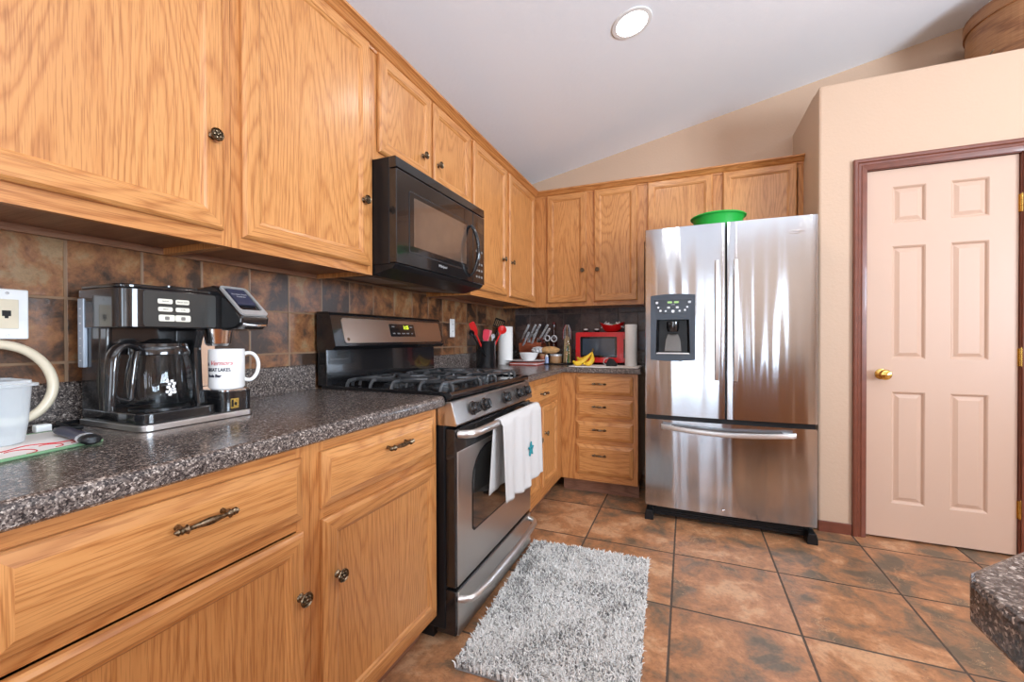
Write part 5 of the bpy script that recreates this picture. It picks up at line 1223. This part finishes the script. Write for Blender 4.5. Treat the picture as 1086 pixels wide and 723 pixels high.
for k in range(5):
    a = -0.5+0.5*k; mb = MB(); w_ = 0.040*math.cos(a*0.8); mb.tube([(jc.x-w_*math.cos(a), jc.y-w_*math.sin(a)*0.6, ZC+0.20), (jc.x-w_*0.9*math.cos(a), jc.y-w_*math.sin(a)*0.5, ZC+0.27), (jc.x-w_*0.4*math.cos(a), jc.y-0.2*w_*math.sin(a), ZC+0.313), (jc.x+w_*0.4*math.cos(a), jc.y+0.2*w_*math.sin(a), ZC+0.313), (jc.x+w_*0.9*math.cos(a), jc.y+w_*math.sin(a)*0.5, ZC+0.27), (jc.x+w_*math.cos(a), jc.y+w_*math.sin(a)*0.6, ZC+0.20)], 0.002, 6)
    obj('wire_loop', mb, [SILV, BLACKM, REDTH, SILV, COPP][k], jr)
# white cloth, red countertop microwave, bowl, bananas, paper towel
mb = MB(); R4 = random.Random(2)
ol = []
P0 = [(0.665, 3.11), (0.668, 2.905), (0.72, 2.885), (0.80, 2.892), (0.90, 2.884), (0.98, 2.895), (1.06, 2.888), (1.155, 2.892), (1.16, 3.12)]
mb.prism(P0, fz, ZC+0.0002, ZC+0.006); cl = obj('counter_cloth', mb, CLOTHW, origin=(0.9, 3.0, ZC), bev=0.002); tag(cl, 'white cloth spread on the counter before the red microwave', 'cloth')
rm = thing('countertop_microwave', 'small bright red countertop microwave with grey window', 'microwave', (0.85, 3.27, ZC+0.006))
mb = MB(); mb.box((0.672, 3.115, ZC+0.022), (1.045, 3.43, ZC+0.252)); obj('case', mb, REDP, rm, bev=0.008, seg=3)
for x in (0.70, 1.01):
    for y in (3.15, 3.40): q = MB(); q.lathe([(0.012, 0.0), (0.014, 0.017)], (x, y, ZC+0.0062), (0, 0, 1), 14); obj('foot', q, BLACKM, rm)
fr2 = mapB(3.115)
ff = lambda a, b, h: fr2(a, h, b)
mb = frame_ring(rrect(0.673, 1.030, ZC+0.024, ZC+0.251, 0.012, 4), rrect(0.706, 0.983, ZC+0.062, ZC+0.218, 0.008, 4), ff, 0.0, 0.014); dr = obj('door', mb, REDP, rm)
mb = MB(); mb.prism(rrect(0.703, 0.986, ZC+0.060, ZC+0.220, 0.004, 3), ff, 0.0, 0.006); obj('window_frame', mb, BLACK, dr)
mb = MB(); mb.prism(rrect(0.724, 0.966, ZC+0.078, ZC+0.204, 0.003, 3), ff, 0.0, 0.0072); obj('window', mb, SCREEN, dr)
mb = MB(); mb.box((1.031, 3.101, ZC+0.06), (1.044, 3.118, ZC+0.20)); obj('control_strip', mb, BLACK, rm)
bw = Vector((0.930, 3.22, ZC+0.2525))
rb = thing('red_bowl', 'scalloped red bowl of packets on top of the red microwave', 'bowl', bw)
mb = MB(); vs = []; N = 36; R5 = [(0.036, 0), (0.050, 0.004), (0.074, 0.026), (0.092, 0.056), (0.096, 0.066), (0.088, 0.058), (0.068, 0.028), (0.0, 0.012)]
for r, z in R5:
    for k in range(N):
        th = 2*math.pi*k/N; sc_ = 1+0.0*math.cos(4*th); vs.append((bw.x+r*math.cos(th), bw.y+r*math.sin(th), bw.z+z+(0.012*math.cos(2*th)*(r/0.09)**2 if z > 0.02 else 0)))
mb.grid(vs, N, len(R5), cu=True); mb.poly(vs[:N][::-1]); obj('bowl_body', mb, REDP, rb, sharp=60)
for k, (dx, dy, a, c_) in enumerate([(-0.05, 0.0, 0.5, WPLAST), (-0.015, -0.02, -0.3, WPLAST), (0.03, 0.01, 0.7, CREAM), (0.055, -0.02, -0.6, WPLAST), (0.0, 0.03, 0.2, MATG), (-0.062, -0.012, 0.9, SILV), (0.068, 0.006, -0.9, SILV)]):
    mb = MB(); L_ = 0.030; c0 = Vector((bw.x+dx, bw.y+dy, bw.z+0.058)); ux = Vector((math.cos(a), 0, math.sin(a))); uy = Vector((0, 1, 0.2)).normalized(); un = ux.cross(uy)
    mb.prism(rrect(-L_, L_, -0.018, 0.018, 0.003, 2), lambda p, q, h: tuple(c0+ux*p+uy*q+un*h), -0.003, 0.003)
    tag(obj('packet', mb, c_, origin=c0, bev=0.001), 'small pale snack packet in the scalloped red bowl', 'packet', 'packets in the red bowl')
roll('white paper towel roll between the red microwave and the refrigerator', Vector((1.092, 3.035, ZC+0.0065)), 0.042, 0.298)
# bananas: three fruits sharing a stem
bn = thing('banana_bunch', 'bunch of yellow bananas lying before the red microwave', 'banana', (0.76, 2.97, ZC+0.006))
def banana(p0, ctrl, p1, r, w_):
    mb = MB(); P_ = []; rs = []; N = 14
    for k in range(N+1):
        t = k/N; P_.append(Vector(p0)*(1-t)**2+Vector(ctrl)*2*t*(1-t)+Vector(p1)*t*t); rs.append(r*min(1, 0.35+2.6*t)*min(1, 0.25+2.2*(1-t)))
    mb.tube(P_, rs, 10); o = obj('banana', mb, YELL, bn, sharp=60)
    mb = MB(); mb.ball(p0, r*0.36, 8); obj('tip', mb, BROWNT, o)
S0 = (0.822, 2.985, ZC+0.105)
banana((0.695, 2.935, ZC+0.040), (0.735, 2.925, ZC-0.012), S0, 0.0195, 0)
banana((0.712, 2.990, ZC+0.066), (0.745, 2.99, ZC+0.012), S0, 0.0185, 0)
banana((0.770, 2.930, ZC+0.024), (0.850, 2.935, ZC+0.010), S0, 0.0185, 0)
mb = MB(); mb.tube([S0, (0.828, 2.99, ZC+0.122), (0.826, 2.992, ZC+0.130)], [0.008, 0.007, 0.008], 8); obj('stem', mb, BROWNT, bn)
# small black stand/clip
t = thing('black_holder', 'small black curved holder on the cloth beside the bananas', 'holder', (0.95, 2.985, ZC+0.006))
mb = MB(); mb.prism([(0.0, 0), (0.075, 0), (0.078, 0.016), (0.050, 0.050), (0.020, 0.058), (0.004, 0.03)], lambda a, b, h: (0.925+a, 2.985+h, ZC+0.0062+b), -0.016, 0.016); obj('body', mb, BLACKM, t, bev=0.005)
mb = MB(); mb.tube([(0.925, 2.975, ZC+0.012), (0.908, 2.965, ZC+0.03), (0.915, 2.962, ZC+0.055), (0.94, 2.965, ZC+0.066)], 0.0035, 8); obj('wire', mb, SILV, t)
# small jars on top of the microwave
for x, lab in ((0.700, 'white capped black spice jar at the back left of the red microwave top'), (0.790, 'white capped black spice jar right of its twin on the red microwave top')):
    c_ = Vector((x, 3.33, ZC+0.2525)); t = thing('spice_jar', lab, 'jar', c_)
    mb = MB(); mb.lathe([(0.016, 0), (0.018, 0.003), (0.018, 0.020)], c_+Vector((0, 0, 0)), (0, 0, 1), 18); obj('jar_body', mb, BLACKM, t)
    mb = MB(); mb.lathe([(0.0185, 0.019), (0.0185, 0.030), (0, 0.031)], c_, (0, 0, 1), 18); obj('jar_lid', mb, WPLAST, t)
# green plastic lid/bowl on the refrigerator
gc = Vector((1.640, 2.885, 1.7895))
mb = MB(); mb.lathe([(0.115, 0), (0.125, 0.004), (0.144, 0.098), (0.150, 0.106), (0.158, 0.107), (0.160, 0.112), (0.154, 0.118), (0.146, 0.114), (0.138, 0.098), (0.118, 0.010), (0, 0.008)], (gc.x, gc.y, 1.7665), (0, 0, 1), 56)
tag(obj('green_basin', mb, GREEN, origin=(gc.x, gc.y, 1.7665)), 'bright green plastic basin on top of the refrigerator', 'basin')
for o in list(bpy.data.objects):
    if o.type == 'MESH' and len(o.data.materials) == 0: print('NO MAT', o.name)
